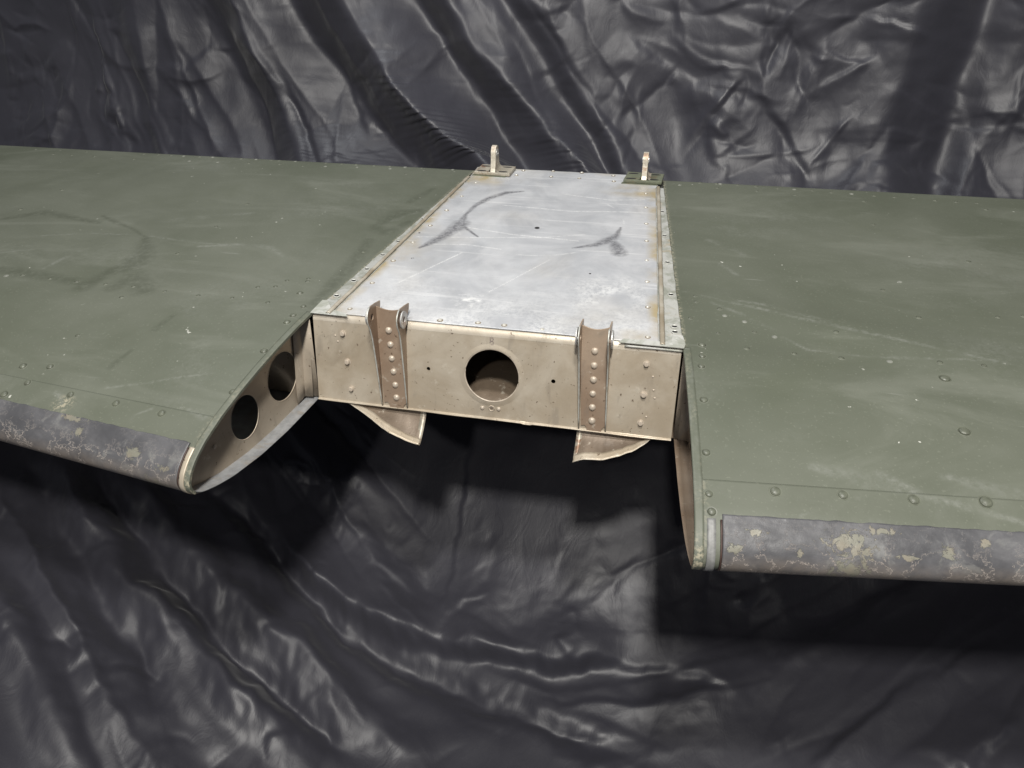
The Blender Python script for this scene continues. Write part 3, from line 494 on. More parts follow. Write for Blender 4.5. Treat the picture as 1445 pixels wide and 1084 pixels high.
# rivets on the green skins
RV_RAISED = lathe('rivet', [(.0064, 0), (.0062, .0003), (.0052, .00025), (.0047, .0001), (.0045, .0009), (.0034, .0020), (.0018, .0026), (0, .0028)])
RV_FLUSH = lathe('rivet', [(.0042, 0), (.0040, .0005), (.0034, .0006), (.0031, .0001), (.0029, .0006), (.0016, .0011), (0, .0012)], 12)
RV_SMALL = RV_FLUSH.copy()
RV_BIG = lathe('rivet', [(.0080, 0), (.0078, .0003), (.0064, .0002), (.0058, .0001), (.0056, .0012), (.0042, .0022), (.002, .0028), (0, .003)])
RV_PALE = RV_FLUSH.copy()
RINGM = flat('grimy_rivet_edge', (.045, .050, .036), .6)
for m_, n_ in ((RV_FLUSH, 12), (RV_RAISED, 14), (RV_BIG, 14)):
    m_.materials.append(RIVET_G); m_.materials.append(RINGM); m_.materials.append(RIVET_L)
    for pl in m_.polygons: b_ = pl.index//n_; pl.material_index = 1 if b_ == 2 else (2 if b_ == 0 else 0)
skins = [o for o in COL.objects if o.name.startswith('skin_panel')]
leads = [o for o in COL.objects if o.name.startswith('leading_edge_skin')]
def skin_rivets(side, L, me, mat, lift=0):
    for x, y in L:
        y = min(y, .756); e = .003; z0 = zs(side, x, y)
        nx = -(zs(side, x+e, y)-zs(side, x-e, y))/(2*e); ny = -(zs(side, x, y+e)-zs(side, x, y-e))/(2*e)
        x0, k = ROOT[side]; s = side*x-(x0-k*y); f = 1-.33*s; onlead = y/f < SEAM
        par = leads[0 if side < 0 else 1] if onlead else skins[0 if side < 0 else 1]
        pale = mat is RIVET_G and me is RV_FLUSH and rng.rand() < (.30 if y > .6 else .18)
        m2 = RV_PALE if pale else me
        place(m2, 'rivet', RIVET_L if pale else mat, (x, y, z0+(.0014 if onlead else 0)-.00012), (nx, ny, 1), par, rng.uniform(.98, 1.2), rng.rand()*3)
skin_rivets(-1, RL, RV_FLUSH, RIVET_G); skin_rivets(1, RR, RV_FLUSH, RIVET_G)
skin_rivets(-1, RLB, RV_RAISED, RIVET_G)
for i, q in enumerate(RRB): skin_rivets(1, [q], RV_BIG if i in (4, 5, 9, 10, 11, 12, 13) else RV_RAISED, RIVET_G)

# ------------------------------------------------------------------ centre box
def px(y): return .265-.066*y
yv = np.linspace(.0020, .792, 400); uv = np.linspace(-1, 1, 260)
Yg, Ug = np.meshgrid(yv, uv, indexing='ij')
hw = np.where(Yg > .70, px(.70)+.004, px(Yg)); Xg = Ug*hw
Zg = .0030+.0007*perlin(Xg*7, Yg*6, 77)+.00025*perlin(Xg*22, Yg*20, 78)
Zg = Zg-np.clip((Yg-.775)/.017, 0, 1)**2*.006
Zg = Zg+np.where(Yg > .76, .0012*perlin(Xg*18, Yg*0, 3), 0)
P = oriented(np.stack([Xg, Yg, Zg], -1)); me = grid_mesh('centre_panel', P, .0014); X, Y = P[..., 0], P[..., 1]
R = strokes(X, Y, SM_P); cx, cy, cr = -.004, .455, .173
rr = np.hypot(X-cx, Y-cy); G = .8*np.exp(-((rr-cr)/.0016)**2)*np.clip(.3+fbm(X*20, Y*20, 5), 0, 1)
G = np.maximum(G, strokes(X, Y, [([(-.23, .33), (-.1, .35), (.02, .37), (.1, .40)], [.001]*4), ([(-.16, .40), (-.05, .375), (.09, .365)], [.0012]*3), ([(.02, .62), (.13, .60), (.2, .615)], [.0013]*3), ([(-.1, .53), (.05, .52), (.17, .535)], [.0012]*3), ([(-.2, .12), (-.12, .27)], [.0011]*2), ([(-.03, .12), (.05, .27)], [.0008]*2), ([(-.19, .30), (-.12, .31), (-.05, .30)], [.001]*3)])*.9)
G = np.maximum(G, .95*np.clip(1.2-np.hypot((X+.055)/.030, (Y-.085)/.030), 0, 1)*np.clip(.35+fbm(X*60, Y*60, 15), 0, 1)*1.6)
G = np.maximum(G, np.clip(1.2-np.hypot((X-.17)/.07, (Y-.13)/.10), 0, 1)*np.clip(.55+fbm(X*14, Y*14, 25), 0, 1))  # glare at the front right, painted into the panel colour
G = np.maximum(G, .5*np.clip(1-(Y)/.2, 0, 1)*np.clip(.5+fbm(X*9, Y*9, 35), 0, 1))  # painted glare along the front edge, fading aft
nz = np.clip(.55+fbm(X*13, Y*13, 45), 0, 1.2)
B = np.clip(1-(px(Y)-np.abs(X))/.022, 0, 1)*nz*1.1
B = np.maximum(B, np.clip(1.2-np.hypot((X+.20)/.10, (Y-.70)/.055), 0, 1)*nz); B = np.maximum(B, np.clip(1.2-np.hypot((X-.20)/.10, (Y-.67)/.05), 0, 1)*nz)
B = np.maximum(B, .8*np.clip(1.1-np.hypot((X+.235)/.055, (Y-.30)/.12), 0, 1)*nz)
B = np.maximum(B, .75*np.clip(1.1-np.hypot((X+.25)/.09, (Y-.0)/.03), 0, 1)*nz); B = np.maximum(B, .9*np.clip(1.1-np.hypot((X-.235)/.05, (Y-.0)/.05), 0, 1)*nz)
B = np.maximum(B, .35*np.clip((Y-.755)/.02, 0, 1)*nz); B = np.maximum(B, .25*np.clip(fbm(X*4, Y*4, 55)-.1, 0, 1))
R = np.maximum(R, .10*np.clip(fbm(X*5, Y*7, 65), 0, 1))
paint(me, R, G, B); panel = link('centre_panel', me, ALU, ROOTO); rim_flat(panel, 2*(P.shape[0]+P.shape[1]-2)); panel['label'] = 'bare scratched aluminium panel with dark smudge marks'
RV_P = lathe('rivet', [(.0050, 0), (.0048, .0004), (.0042, .0006), (.0038, .0001), (.0035, .0013), (.002, .0022), (0, .0024)])
STAIN = flat('rivet_stain_ring', (.20, .15, .09), .6)
RV_P.materials.append(RIVET_M); RV_P.materials.append(STAIN)
for pl in RV_P.polygons: pl.material_index = 1 if pl.index < 14*3 else 0
for x, y in PR: place(RV_P, 'rivet', RIVET_M, (x, y, .0029), (0, 0, 1), panel, rng.uniform(.8, 1.05))
RVB = RV_P.copy()
for x, y in BLUE_R: place(RVB, 'rivet', BLUE, (x, y, .0029), (0, 0, 1), panel, .8)
HD = lathe('drilled_hole', [(.0052, 0), (.0050, .0005), (.0042, .0006), (.0040, .0004), (0, .0003)], 16); HD2 = HD.copy()
for i, (x, y) in enumerate(PH): place(HD, 'drilled_hole', DARK, (x, y, .0031), (0, 0, 1), panel, (1.0, .55, .45, .62, .4, .4)[i])
# joint strips beside the panel: a flat flange and a folded channel line, punched with oblong holes
for side, OB in ((-1, OBL_L), (1, OBL_R)):
    x0, k = ROOT[side]
    yv = np.linspace(-.004, .70, 180); rows = []
    for u, zz in ((-.002, .0024), (.0035, .0030), (.006, .0052), (.0085, .0052), (.011, .0022), (1.0, .0026), (1.02, .0012)):
        xi = px(yv)+u*1.0 if u < .5 else (x0-k*yv)+(-.0015 if u == 1 else 0)
        wob = .0012*perlin(yv*30, yv*0+u*10, 91+side) if u >= .5 else 0
        rows.append(np.stack([side*(xi+wob), yv, zz+0*yv+.0005*perlin(yv*25, yv*0+u*30, 93)], -1))
    P = oriented(np.stack(rows, 0)); o = link('joint_strip', grid_mesh('joint_strip', P, .001), STRIP, ROOTO, True)
    fp = np.stack([np.stack([side*(px(yv)+u+.0006*perlin(yv*40, yv*0, 17)), yv, zz+.0006*perlin(yv*18, yv*0+u*200, 19)], -1) for u, zz in ((.0015, .0046), (.0035, .0066), (.0080, .0068), (.0100, .0048))], 0)
    link('channel_fold', grid_mesh('channel_fold', oriented(fp), .0008), FOLDM, o)
    ring = lathe('fastener_hole', [(.0062, 0), (.0058, .0010), (.0046, .0012), (.0040, .0007), (0, .0005)], 16)
    for i, (x, y) in enumerate(OB):
        h = place(ring, 'fastener_hole', EDGE, (side*(x0-k*y-.0105), y, .0027), (0, 0, 1), o, 1); h.scale = (1.0, .9, 1)
        sl = place(HD2, 'slot', DARK, (h.location.x, y, .0034), (0, 0, 1), o, 1); sl.scale = (.85, .5, 1)

# spar web frame: a across, b down the web, c out towards the front
W_ = Vector((0, -.21475, -.97667)); N_ = Vector((0, -.97667, .21475))
def wf(a, b, c): return Vector((a, 0, 0))+W_*b+N_*c
H = .151
outer = [(-.3, H), (.3, H)]+[(.3-.6*i/12, .0105) for i in range(13)]
web = plate('spar_web', outer, [circ(.0071, .0769, .0452, 56), circ(WH[0][0], WH[0][1], .0032, 12), circ(WH[1][0], WH[1][1], .0036, 12), circ(WH[2][0], WH[2][1], .0028, 12)], .0014, wf, PRIM, ROOTO)
web['label'] = 'tan primed spar web with round lightening hole'
ringp = [wf(.0071+.0455*math.cos(t), .0769+.0455*math.sin(t), .0008) for t in np.linspace(0, 2*math.pi, 57)[:-1]]
sweep('hole_rim', ringp, .0016, RIVET_T, web, 8, True)
# wide shallow stamped flare round the hole
fl = np.array([[wf(.0071+r*math.cos(t), .0769+r*math.sin(t), c) for t in np.linspace(0, 2*math.pi, 65)] for r, c in ((.0462, .0028), (.0485, .0026), (.0515, .0019), (.054, .00145))])
link('hole_flange', grid_mesh('hole_flange', fl), PRIM, web)
# rolled top bend of the web and bottom lip
tb = np.array([[wf(a, b, c) for a in np.linspace(-.3, .3, 30)] for b, c in ((.0112, .0016), (.0085, .0016), (.0055, .0010), (.0025, -.0002), (.0003, -.0018), (-.0012, -.0034), (-.0016, -.006))])
link('web_top_bend', grid_mesh('web_top_bend', oriented(tb)), PRIML, web)  # the bend's highlight is put into its colour by the paler primer
av = np.linspace(-.3, .3, 160)
bl = []
for b, c in ((H-.002, .0006), (H+.0006, .0016), (H+.0012, .0045), (H+.0024, .0052), (H+.003, .0046), (H+.0026, -.01)):
    wv = .0012*perlin(av*11, av*0, 71)*(1 if c > .004 else .3)
    bl.append([wf(a, b+w*.8+.0012*(a > .06)*(a < .075), c+w) for a, w in zip(av, wv)])
link('bottom_flange', grid_mesh('bottom_flange', np.array(bl)), PRIM, ROOTO)
sv_ = []; sf_ = []
for i in range(9):
    for j in range(3):
        if rng.rand() < .3: continue
        a_, b_ = .006+(j-1)*.0022+rng.uniform(-.0004, .0004), .0125+i*.0019; k_ = len(sv_); w2 = rng.uniform(.0006, .0011)
        sv_ += [tuple(wf(a_+dx, b_+dy, .0018)) for dx, dy in ((-w2, -.0004), (w2, -.0005), (w2, .0004), (-w2, .0005))]; sf_.append((k_, k_+1, k_+2, k_+3))
me = bpy.data.meshes.new('ink_stamp'); me.from_pydata(sv_, [], sf_); me.update(); link('ink_stamp', me, flat('faded_purple_ink', (.17, .13, .14), .6), web)['label'] = 'faint illegible ink stamp above the round hole'
BOLT_M = bpy.data.meshes.new('bolt')
def bolt_mesh():
    V = []; F = []
    def ring(r, z, n, ph=0): V.extend([(r*math.cos(2*math.pi*(i+ph)/n), r*math.sin(2*math.pi*(i+ph)/n), z) for i in range(n)])
    n = 12
    for r, z in ((.0062, 0), (.0062, .0008), (.0046, .0010), (.0045, .0052), (.0038, .0060)): ring(r, z, n)
    V.append((0, 0, .0060))
    for j in range(4):
        for i in range(n): F.append((j*n+i, j*n+(i+1) % n, (j+1)*n+(i+1) % n, (j+1)*n+i))
    for i in range(n): F.append((4*n+i, 4*n+(i+1) % n, 5*n))
    BOLT_M.from_pydata(V, [], F); BOLT_M.update()
bolt_mesh()
for a, b in BOLT: place(BOLT_M, 'bolt', RIVET_T, wf(a, b, .0014), N_, web, rng.uniform(.85, .95), rng.rand())
RV_T = lathe('rivet', [(.0060, 0), (.0058, .0010), (.0048, .0026), (.0032, .0038), (.0014, .0043), (0, .0044)]); RV_T2 = RV_T.copy()
for a, b in WR: place(RV_T, 'rivet', RIVET_T, wf(a, b, .0014), N_, web, .62)
ringw = sweep('hole_rim', [wf(WH[2][0]+.0046*math.cos(t), WH[2][1]+.0046*math.sin(t), .0016) for t in np.linspace(0, 2*math.pi, 17)[:-1]], .0009, RIVET_T, web, 6, True)
for q in ((.262, .05), (.265, .072), (.268, .085), (.258, .118), (-.262, .035), (-.258, .045)):
    place(RV_T, 'rivet', RIVET_T, wf(q[0], q[1], .0013), N_, web, .32)
# folded clip at the right front corner and seams
def sheet(name, pts2, thick, frame, mat, par, **k): return plate(name, pts2, [], thick, frame, mat, par, **k)
topf = lambda z0: (lambda a, b, c: Vector((a, b, z0+c)))
sheet('corner_clip', [(.205, -.0075), (.303, -.0075), (.305, .004), (.30, .03), (.285, .03), (.283, .006), (.212, .004)], .0016, topf(.0034), STRIP, ROOTO, bevel=.0006)
sheet('corner_clip', [(-.302, -.0060), (-.235, -.0070), (-.243, .003), (-.272, .012), (-.290, .04), (-.301, .04)], .0012, topf(.0030), STRIP, ROOTO, bevel=.0005)
sweep('folded_edge', [wf(a, .0035, .0030+.0004*math.sin(a*90)) for a in np.linspace(.215, .301, 14)], .0022, STRIP, ROOTO)
# box interior: floor, side ribs, rear spar
fb = np.array([[(a*(1 if y < .1 else .75), y, -.147+.05*y) for a in np.linspace(-.31, .31, 8)] for y in np.linspace(-.03, .755, 8)])
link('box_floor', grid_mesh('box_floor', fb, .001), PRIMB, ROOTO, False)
for sd in (-1, 1):
    a = np.array([[(sd*(.298-.09*y), y-.03*(z < -.1), z) for z in (-.148+.05*y, -.003)] for y in (.0, .4, .755)]); link('box_rib', grid_mesh('box_rib', a, .001), PRIMR, ROOTO, False)
a = np.array([[(x, .757, z) for z in (-.112, -.002)] for x in (-.24, 0, .24)]); link('rear_spar_web', grid_mesh('rear_spar_web', a, .001), PRIM, ROOTO, False)
a = np.array([[(x*(1 if y < .1 else .77), y, -.004) for x in (-.31, 0, .31)] for y in (-.0, .4, .76)]); link('box_top_doubler', grid_mesh('box_top_doubler', a, .0008), STRIP, ROOTO, False)

# channel brackets on the web face, with rounded lugs on top
def channel(aL0, aL1, aR0, aR1, rivs, lab):
    b0, b1 = -.024, .151
    br = bpy.data.objects.new('channel_bracket', None)
    def arch(n=9): return [(aL0+(aR0-aL0)*i/n, b0+.006*math.sin(math.pi*i/n)) for i in range(n+1)]
    base = arch()+[(aR1, b1-.006), (aR1-.004, b1-.0075), (aR1-.0075, b1-.003), (aR1-.008, b1+.003), (aL1+.014, b1+.003), (aL1+.0135, b1-.003), (aL1+.010, b1-.0075), (aL1+.004, b1-.006)]
    # keep loop order: top edge left->right, then down the right side and back
    o = plate('channel_bracket', base, [], .0022, lambda a, b, c: wf(a, b, c+.0016), PRIMD, ROOTO, bevel=.0004); o['label'] = lab
    for nme, aT, aB, sg in (('flange', aL0, aL1, 1), ('flange', aR0, aR1, -1)):
        prof = [(0, b1-.004), (0, -.004)]
        ear = [(.004, -.018), (.008, -.026)]
        for i in range(9):
            t = math.radians(200+i*20); pass
        cc, cb, rr_ = .020, -.010, .0185
        arc = [(cc+rr_*math.cos(math.radians(t)), cb+rr_*math.sin(math.radians(t))) for t in range(-100, 50, 15)]
        free = [(.030, .008), (.024, .024), (.019, .050), (.0125, .090), (.0065, .130), (.003, .149)]
        loop = [(-.0015, .149), (-.0015, -.0042), (-.008, -.010), (-.015, -.018), (-.0165, -.0275), (.004, -.0285)]+arc+free
        hol = [circ(cc, cb, .0055, 14)]
        def fr(u, b, c, aT=aT, aB=aB, sg=sg):
            t = (b+.024)/.175; return wf(aT+(aB-aT)*t+sg*c, b, .0016+u)
        plate('flange', loop, hol, .0020, fr, PRIMD, o)
        ed = [fr(u, b, .001) for u, b in arc[2:]+free]
        sweep('worn_edge', ed, .00125, EDGE, o, 6)
        for off in ((-.0032, .0028) if sg < 0 else (.0002,)):
            dsk = [(cc+.0145*math.cos(t), cb+.0145*math.sin(t)) for t in np.linspace(0, 2*math.pi, 25)[:-1]]
            plate('lug_washer', dsk, hol, .0022, (lambda u, b, c, off=off, fr=fr, sg=sg: fr(u, b, 0)+Vector((-off*1.0*(1 if sg > 0 else -1)*0+(-.0045 if sg > 0 else .0025)+c*(1), 0, 0))), STEEL, o, bevel=.0004)
            break
    for a, b in rivs: place(RV_T2, 'rivet', RIVET_T, wf(a, b, .0036), N_, o, rng.uniform(.88, 1))
    return o
channel(-.1885, -.183, -.137, -.1365, BRL, 'left of the two riveted channel brackets')
channel(.1465, .1525, .193, .1975, BRR, 'right of the two riveted channel brackets')
# torn fairing remnants under the web: scooped sheets with a pale turned lip
def tab(T, top_n, tip, lab, flip):
    T = [tuple(t) for t in T]
    xs = sorted(t[0] for t in T); a0, a1 = xs[0], xs[-1]
    if not flip: low = [(-.248, .155), (-.215, .166), (-.178, .181), (-.150, .191), (-.128, .1985), (-.108, .2035)]
    else: low = [(.150, .198), (.166, .191), (.195, .187), (.225, .180), (.245, .172), (.268, .157)]
    lx = [q[0] for q in low]; lb = [q[1] for q in low]
    end = low[-1][0] if not flip else low[0][0]
    av = np.linspace(lx[0], lx[-1], 40); bot = np.interp(av, lx, lb)+(.0013*perlin(av*28, av*0, 8)+.0006*perlin(av*110, av*0, 9))*np.clip((np.interp(av, lx, lb)-.155)/.01, 0, 1)
    rows = []
    for v in np.linspace(0, 1, 12):
        b = (H+.0015)*(1-v)+bot*v; c = -.010+.030*v**1.6*np.clip((bot-H)/.03, 0, 1.2)
        sk = (-.0 if not flip else .0)
        aa = av+((av-av[0])/(av[-1]-av[0]) if not flip else (av-av[-1])/(av[0]-av[-1])*0)*0
        rows.append([wf(a, bb, cc) for a, bb, cc in zip(av, b, c)])
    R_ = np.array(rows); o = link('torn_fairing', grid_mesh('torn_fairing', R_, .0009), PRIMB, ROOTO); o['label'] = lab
    rows = []
    for v in (0, .35, .8, 1.0):
        wl = .0062*np.clip((bot-H)/.02, .25, 1); b = bot-wl*(1-v); c = -.010+.030*np.clip((b-H)/(bot-H+1e-6), 0, 1)**1.6*np.clip((bot-H)/.03, 0, 1.2)+.0012+(.0035 if v == 1.0 else .002*v)
        rows.append([wf(a, bb, cc) for a, bb, cc in zip(av, b, c)])
    link('turned_lip', grid_mesh('turned_lip', np.array(rows), .0008), PRIM, o)
    sweep('torn_edge', [wf(a, bb+.0006, .0) + N_*(-.010+.030*min(1.2, max(0, (bb-H)/.03))+.0045) for a, bb in zip(av[::2], bot[::2])], .0009, PRIML, o, 6)
    e0, e1 = (.0, .0)
    q = R_[:, -1] if not flip else R_[:, 0]; dx = -.010 if not flip else .009
    st = np.array([[Vector(p)+N_*.0012 for p in q], [Vector(p)+Vector((dx, 0, 0))+N_*.0016 for p in q]]); link('end_fold', grid_mesh('end_fold', st, .0008), HINGE, o)
tab(TABL, 3, None, 'torn sheet remnant under the left bracket', False)
tab(TABR, 3, None, 'torn sheet remnant under the right bracket', True)

# rear hinge brackets: base plate, rounded lug with a pierced boss
def hinge(x0, x1, xl, lab, m_base):
    o = plate('hinge_bracket', [(x0, .717), (x1, .714), (x1+.003, .772), (x0+.006, .777)], [], .0065, topf(.0048), m_base, ROOTO, bevel=.001); o['label'] = lab
    prof = [(.717, .009), (.722, .012), (.7255, .018), (.7285, .028), (.732, .040)]
    cy_, cz_, r_ = .7495, .0500, .0170
    prof += [(cy_+r_*math.cos(math.radians(t)), cz_+r_*math.sin(math.radians(t))) for t in range(178, -14, -8)]
    prof += [(.766, .030), (.768, .018), (.773, .009)]
    plate('hinge_lug', prof, [circ(cy_, cz_, .0055, 14)], .0115, lambda a, b, c: Vector((xl+c, a, b)), LUG, o, bevel=.0012)
    for dx in (-.0014, .0115):
        plate('bushing', circ(cy_, cz_, .0095, 18), [circ(cy_, cz_, .0050, 14)], .0016, lambda a, b, c, dx=dx: Vector((xl+dx+c, a, b)), STEEL, o)
    # fillet between lug and base
    fil = np.array([[(xl+u, y, z) for y in (.721, .771)] for u, z in ((-.009, .0114), (-.004, .0125), (-.001, .0160), (.0, .021))]); link('fillet', grid_mesh('fillet', oriented(fil)), m_base, o)
    fil = np.array([[(xl+.0115+u, y, z) for y in (.721, .771)] for u, z in ((.009, .0114), (.004, .0125), (.001, .0160), (.0, .021))]); link('fillet', grid_mesh('fillet', oriented(fil)), HINGE, o)
    for bx, by in ((x0+.017, .728), (x0+.020, .764), (x1-.019, .727), (x1-.016, .763)):
        sl = place(HD2, 'slot', DARK, (bx, by, .0112), (0, 0, 1), o, 1); sl.scale = (2.3, .75, 1)
    sheet('shim_plate', [(x0-.004, .713), (x1-.01, .711), (x1-.008, .722), (x0-.002, .722)], .0014, topf(.0030), HINGEG, o)
hinge(-.216, -.127, -.176, 'left of the two rear hinge brackets, rusty', HINGE)
hinge(.143, .231, .184, 'right of the two rear hinge brackets, partly green', HINGEG)

# ------------------------------------------------------------------ the black cloth
STEP = .0052
xs_ = np.concatenate([np.arange(-4.2, -2.75, .04), np.arange(-2.75, 1.9, STEP), np.arange(1.9, 3.4, .04)])
ss_ = np.concatenate([np.arange(.0, 1.15, .03), np.arange(1.15, 3.98, STEP), np.arange(3.98, CLOTH_LEN, .03)])
X, S = np.meshgrid(xs_, ss_, indexing='ij')
wx = .05*fbm(X*2.2, S*2.2, 101, 3); wy = .05*fbm(X*2.2+7, S*2.2, 111, 3)
wx2 = .012*fbm(X*11, S*11, 103, 3); wy2 = .012*fbm(X*11+7, S*11, 113, 3)
Hh = np.zeros(X.shape)
for pts, w, sl, Wd, sg in FOLDS:
    d, sd, t = seg_dist(X+wx*.3+wx2*1.0, S+wy*.3+wy2*1.0, pts)
    # 'positive' side: greater x (or lower on the sheet when the fold runs level)
    dx = pts[-1][0]-pts[0][0]; dy = pts[-1][1]-pts[0][1]
    pos = sd*(1 if dy > 0 else -1)*sg
    e = pos*d; fade = np.clip(t/.12, 0, 1)*np.clip((1-t)/.12, 0, 1); fade = .15+.85*fade*(fade > 0) if False else np.clip(np.minimum(t, 1-t)/.2+.0, 0, 1)
    endd = np.where((t <= 0) | (t >= 1), np.exp(-(d/(Wd*.8))**2), 1)
    if abs(sg) == 2: prof = np.sign(sg)*np.exp(-(d/w)**2)
    elif abs(sg) == 3: prof = np.sign(sg)*np.exp(-np.sqrt((d/np.where(sd > 0, w, w*2.2))**2+.02))
    else: prof = .5*(1+np.tanh(e/(w*.6)))*np.exp(-(d/Wd)**2)
    Hh += 1.2*sl*w*prof*(1+.7*perlin(X*6, S*6, 611))*np.clip(fade+.0, 0, 1)*endd
def pleats(L, s0, s1, blur):
    """loft a fold section between control lines that run down the sheet"""
    wxx = X+wx*.30+wx2*.55; lines = []
    for pts, h in L:
        q = np.array(sorted(pts, key=lambda a: a[1])); xs = np.interp(ss_, q[:, 1], q[:, 0])
        for m, a, b in ((ss_ < q[0, 1], 0, 1), (ss_ > q[-1, 1], -2, -1)):
            k = (q[b, 0]-q[a, 0])/(q[b, 1]-q[a, 1]+1e-6); xs = np.where(m, q[0 if a == 0 else -1, 0]+np.clip(k, -2, 2)*(ss_-q[0 if a == 0 else -1, 1]), xs)
        lines.append((xs, h))
    out_ = np.zeros(X.shape); hs = [h for _, h in lines]
    for j in range(len(ss_)):
        if not (s0-.3 < ss_[j] < s1+.3): continue
        xx = np.maximum.accumulate(np.array([l[0][j] for l in lines])+np.arange(len(lines))*1e-4)
        out_[:, j] = np.interp(wxx[:, j], xx, hs)
    fine = (xs_ > -2.75) & (xs_ < 1.9); idx = np.where(fine)[0]; kr = int(blur*3/STEP); ker = np.exp(-.5*((np.arange(-kr, kr+1)*STEP)/blur)**2); ker /= ker.sum()
    blk = out_[idx]; pad = np.pad(blk, ((kr, kr), (0, 0)), 'edge'); out_[idx] = sum(ker[i]*pad[i:i+len(idx)] for i in range(2*kr+1))
    return out_*np.clip((S-s0)/.25+.0, 0, 1)*np.clip((s1-S)/.25, 0, 1)
Hh += pleats(PLEAT_UP, -1, 2.35, .015)*(1+.35*perlin(X*1.7, S*2.6, 613))
# broad soft undulation, then crisp facets: rounded triangle waves of many directions, each confined to its own patches
Hh += .028*perlin(X*1.3+.35*S, S*.8, 201)
low = np.clip((S-2.25)/.4, 0, 1)
right = np.clip((X-.05)/.5, 0, 1)
rc = np.random.RandomState(12)
XW = X+wx2*.5+wx*.3; SW = S+wy2*.5+wy*.3
def crease(cx, cs, ang, L, A, w1, w2, bend):
    """one pinched fold: steep on one side, slack on the other, tapering out at both ends"""
    ca, sa = math.cos(ang), math.sin(ang); R_ = L/2+3.5*max(w1, w2)
    i0, i1 = np.searchsorted(xs_, (cx-R_, cx+R_)); j0, j1 = np.searchsorted(ss_, (cs-R_, cs+R_))
    if i1-i0 < 3 or j1-j0 < 3: return
    xx = XW[i0:i1, j0:j1]-cx; yy = SW[i0:i1, j0:j1]-cs
    u = xx*ca+yy*sa; t = u/(L/2); v = -xx*sa+yy*ca-bend*L*(t*t-.3)
    tap = np.clip(1-t*t, 0, 1)**1.5
    ww = np.where(v > 0, w1, w2)*(.35+.65*tap)
    q = np.sqrt((v/ww)**2+.02)-.141
    if cs > 2.95 and cx > -.25: A = A*(.55 if L > .25 else .35)       # the near swag hangs smoother
    if abs(cx) < .42 and 2.4 < cs < 2.98: A = A*.5                    # and so does the sheet stretched under the gap
    if cs < 2.2 and -1.2 < cx < .1 and L < .22: A = A*.6
    Hh[i0:i1, j0:j1] += A*tap*np.exp(-q)
def swag_dir(x): return math.atan2(-.92*(x-.15), 1.0)        # hanging folds of the lower sheet
n_c = 0
# upper left: long folds leaning down to the right, with cross tension wrinkles between them
for k in range(46):
    cx = rc.uniform(-2.3, .25); cs = rc.uniform(1.2, 2.0); w = rc.uniform(.010, .028)
    crease(cx, cs, math.radians(rc.normal(58 if cx > -1.3 else 95, 9)), rc.uniform(.25, .8), w*rc.uniform(.25, .55)*rc.choice((-1, 1), p=(.4, .6)), w, w*rc.uniform(1.6, 3.5), rc.normal(0, .05))
for k in range(70):
    cx = rc.uniform(-2.4, .1); cs = rc.uniform(1.2, 2.0); w = rc.uniform(.005, .014)
    crease(cx, cs, math.radians(rc.normal(-12, 22)), rc.uniform(.07, .22), w*rc.uniform(.25, .6)*rc.choice((-1, 1)), w, w*rc.uniform(1.5, 3), rc.normal(0, .09))
# upper right and far upper left: crumpled in every direction, in clusters that share an end
for k in range(70):
    far = k % 4 == 0
    cx = rc.uniform(-2.5, -1.55) if far else rc.uniform(.0, 1.6); cs = rc.uniform(1.15, 2.05); a0 = rc.uniform(0, math.pi)
    for j in range(rc.randint(2, 5)):
        an = a0+rc.normal(0, .55); L = rc.uniform(.08, .34); w = rc.uniform(.006, .024)
        crease(cx+math.cos(an)*L*.5, cs+math.sin(an)*L*.5, an, L, w*rc.uniform(.25, .62)*rc.choice((-1, 1)), w, w*rc.uniform(1.4, 3.2), rc.normal(0, .1))
# lower sheet: swag folds and short feathered cross wrinkles
for k in range(70):
    cx = rc.uniform(-1.8, 1.3); cs = rc.uniform(2.5, 3.95)
    if abs(cx-.0) < .42 and 2.45 < cs < 3.02: continue
    w = rc.uniform(.010, .034)
    crease(cx, cs, swag_dir(cx)+rc.normal(0, .12), rc.uniform(.3, .9), w*rc.uniform(.3, .7)*rc.choice((-1, 1)), w, w*rc.uniform(1.6, 3.5), rc.normal(0, .05))
for k in range(190):
    cx = rc.uniform(-1.7, 1.3); cs = rc.uniform(2.5, 3.95); w = rc.uniform(.005, .015)
    small = abs(cx) < .42 and cs < 3.02
    crease(cx, cs, swag_dir(cx)+math.pi/2+rc.normal(0, .4), rc.uniform(.05, .22), w*rc.uniform(.3, .8)*rc.choice((-1, 1))*(.3 if small else 1), w, w*rc.uniform(1.5, 3), rc.normal(0, .1))
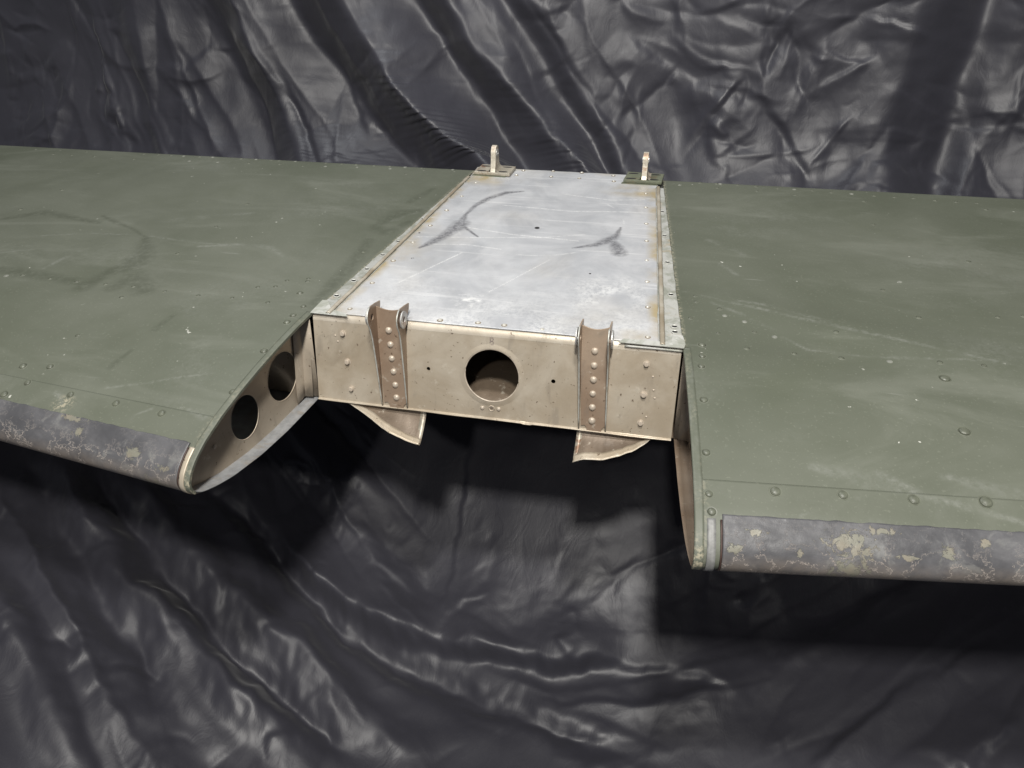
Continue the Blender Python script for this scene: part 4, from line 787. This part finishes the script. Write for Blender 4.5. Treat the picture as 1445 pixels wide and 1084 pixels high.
# fine crisp pleats and crush marks everywhere, gathered in loose star-shaped clusters
for k in range(290):
    cs = rc.choice((rc.uniform(1.15, 2.1), rc.uniform(2.5, 3.95))); cx = rc.uniform(-2.6, 1.6) if cs < 2.2 else rc.uniform(-1.6, 1.3); a0 = rc.uniform(0, math.pi)
    up = cs < 2.2
    if up and -1.3 < cx < .1: a0 = math.radians(rc.choice((60, -15))+rc.normal(0, 14))
    if not up: a0 = swag_dir(cx)+(math.pi/2 if rc.rand() < .6 else 0)+rc.normal(0, .3)
    small = (not up) and abs(cx) < .42 and cs < 3.02
    for j in range(rc.randint(2, 6)):
        an = a0+rc.normal(0, .35); L = rc.uniform(.04, .20); w = rc.uniform(.0035, .009); jx, jy = rc.normal(0, .03, 2)
        crease(cx+jx+math.cos(an)*L*.5, cs+jy+math.sin(an)*L*.5, an, L, w*rc.uniform(.3, .85)*rc.choice((-1, 1))*(.75 if small else 1), w, w*rc.uniform(1.5, 4), rc.normal(0, .12))
# secondary leaning folds that fill the gaps between the deep pleats
for k in range(26):
    cx = -1.75+k*.075+rc.normal(0, .02); cs = rc.uniform(1.35, 1.8); w = rc.uniform(.008, .016)
    crease(cx, cs, math.radians(rc.normal(66-12*max(0, cx+1), 5)), rc.uniform(.45, .9), w*rc.uniform(.4, .8)*rc.choice((-1, 1), p=(.35, .65)), w, w*rc.uniform(2, 4), rc.normal(0, .03))
Hh += .0018*ridge((X+wx)*9, (S+wy)*9, 231, 3, .5)*(.3+.7*right)*(1-low*.6)+.009*fbm((X+wx)*4, (S+wy)*3, 271, 3)*(1-.5*low)
base = cloth_base(X, S); e = 1e-3
T = (cloth_base(X, S+e)-cloth_base(X, S-e)); T /= np.linalg.norm(T, axis=-1, keepdims=True)
Nn = np.cross(T, np.broadcast_to(np.array([1., 0, 0]), T.shape)); Nn /= np.linalg.norm(Nn, axis=-1, keepdims=True)
if Nn[len(xs_)//2, 40, 1] > 0: Nn = -Nn
Pc = base+Nn*Hh[..., None]; Pc[..., 1] = np.where(Pc[..., 2] > -.3, np.maximum(Pc[..., 1], .86), Pc[..., 1])
me = grid_mesh('backdrop_cloth', oriented(Pc)); cl = link('backdrop_cloth', me, CLOTH)
cl['label'] = 'crumpled black satin cloth hung as a backdrop and swept forward beneath the tailplane'; cl['category'] = 'cloth'
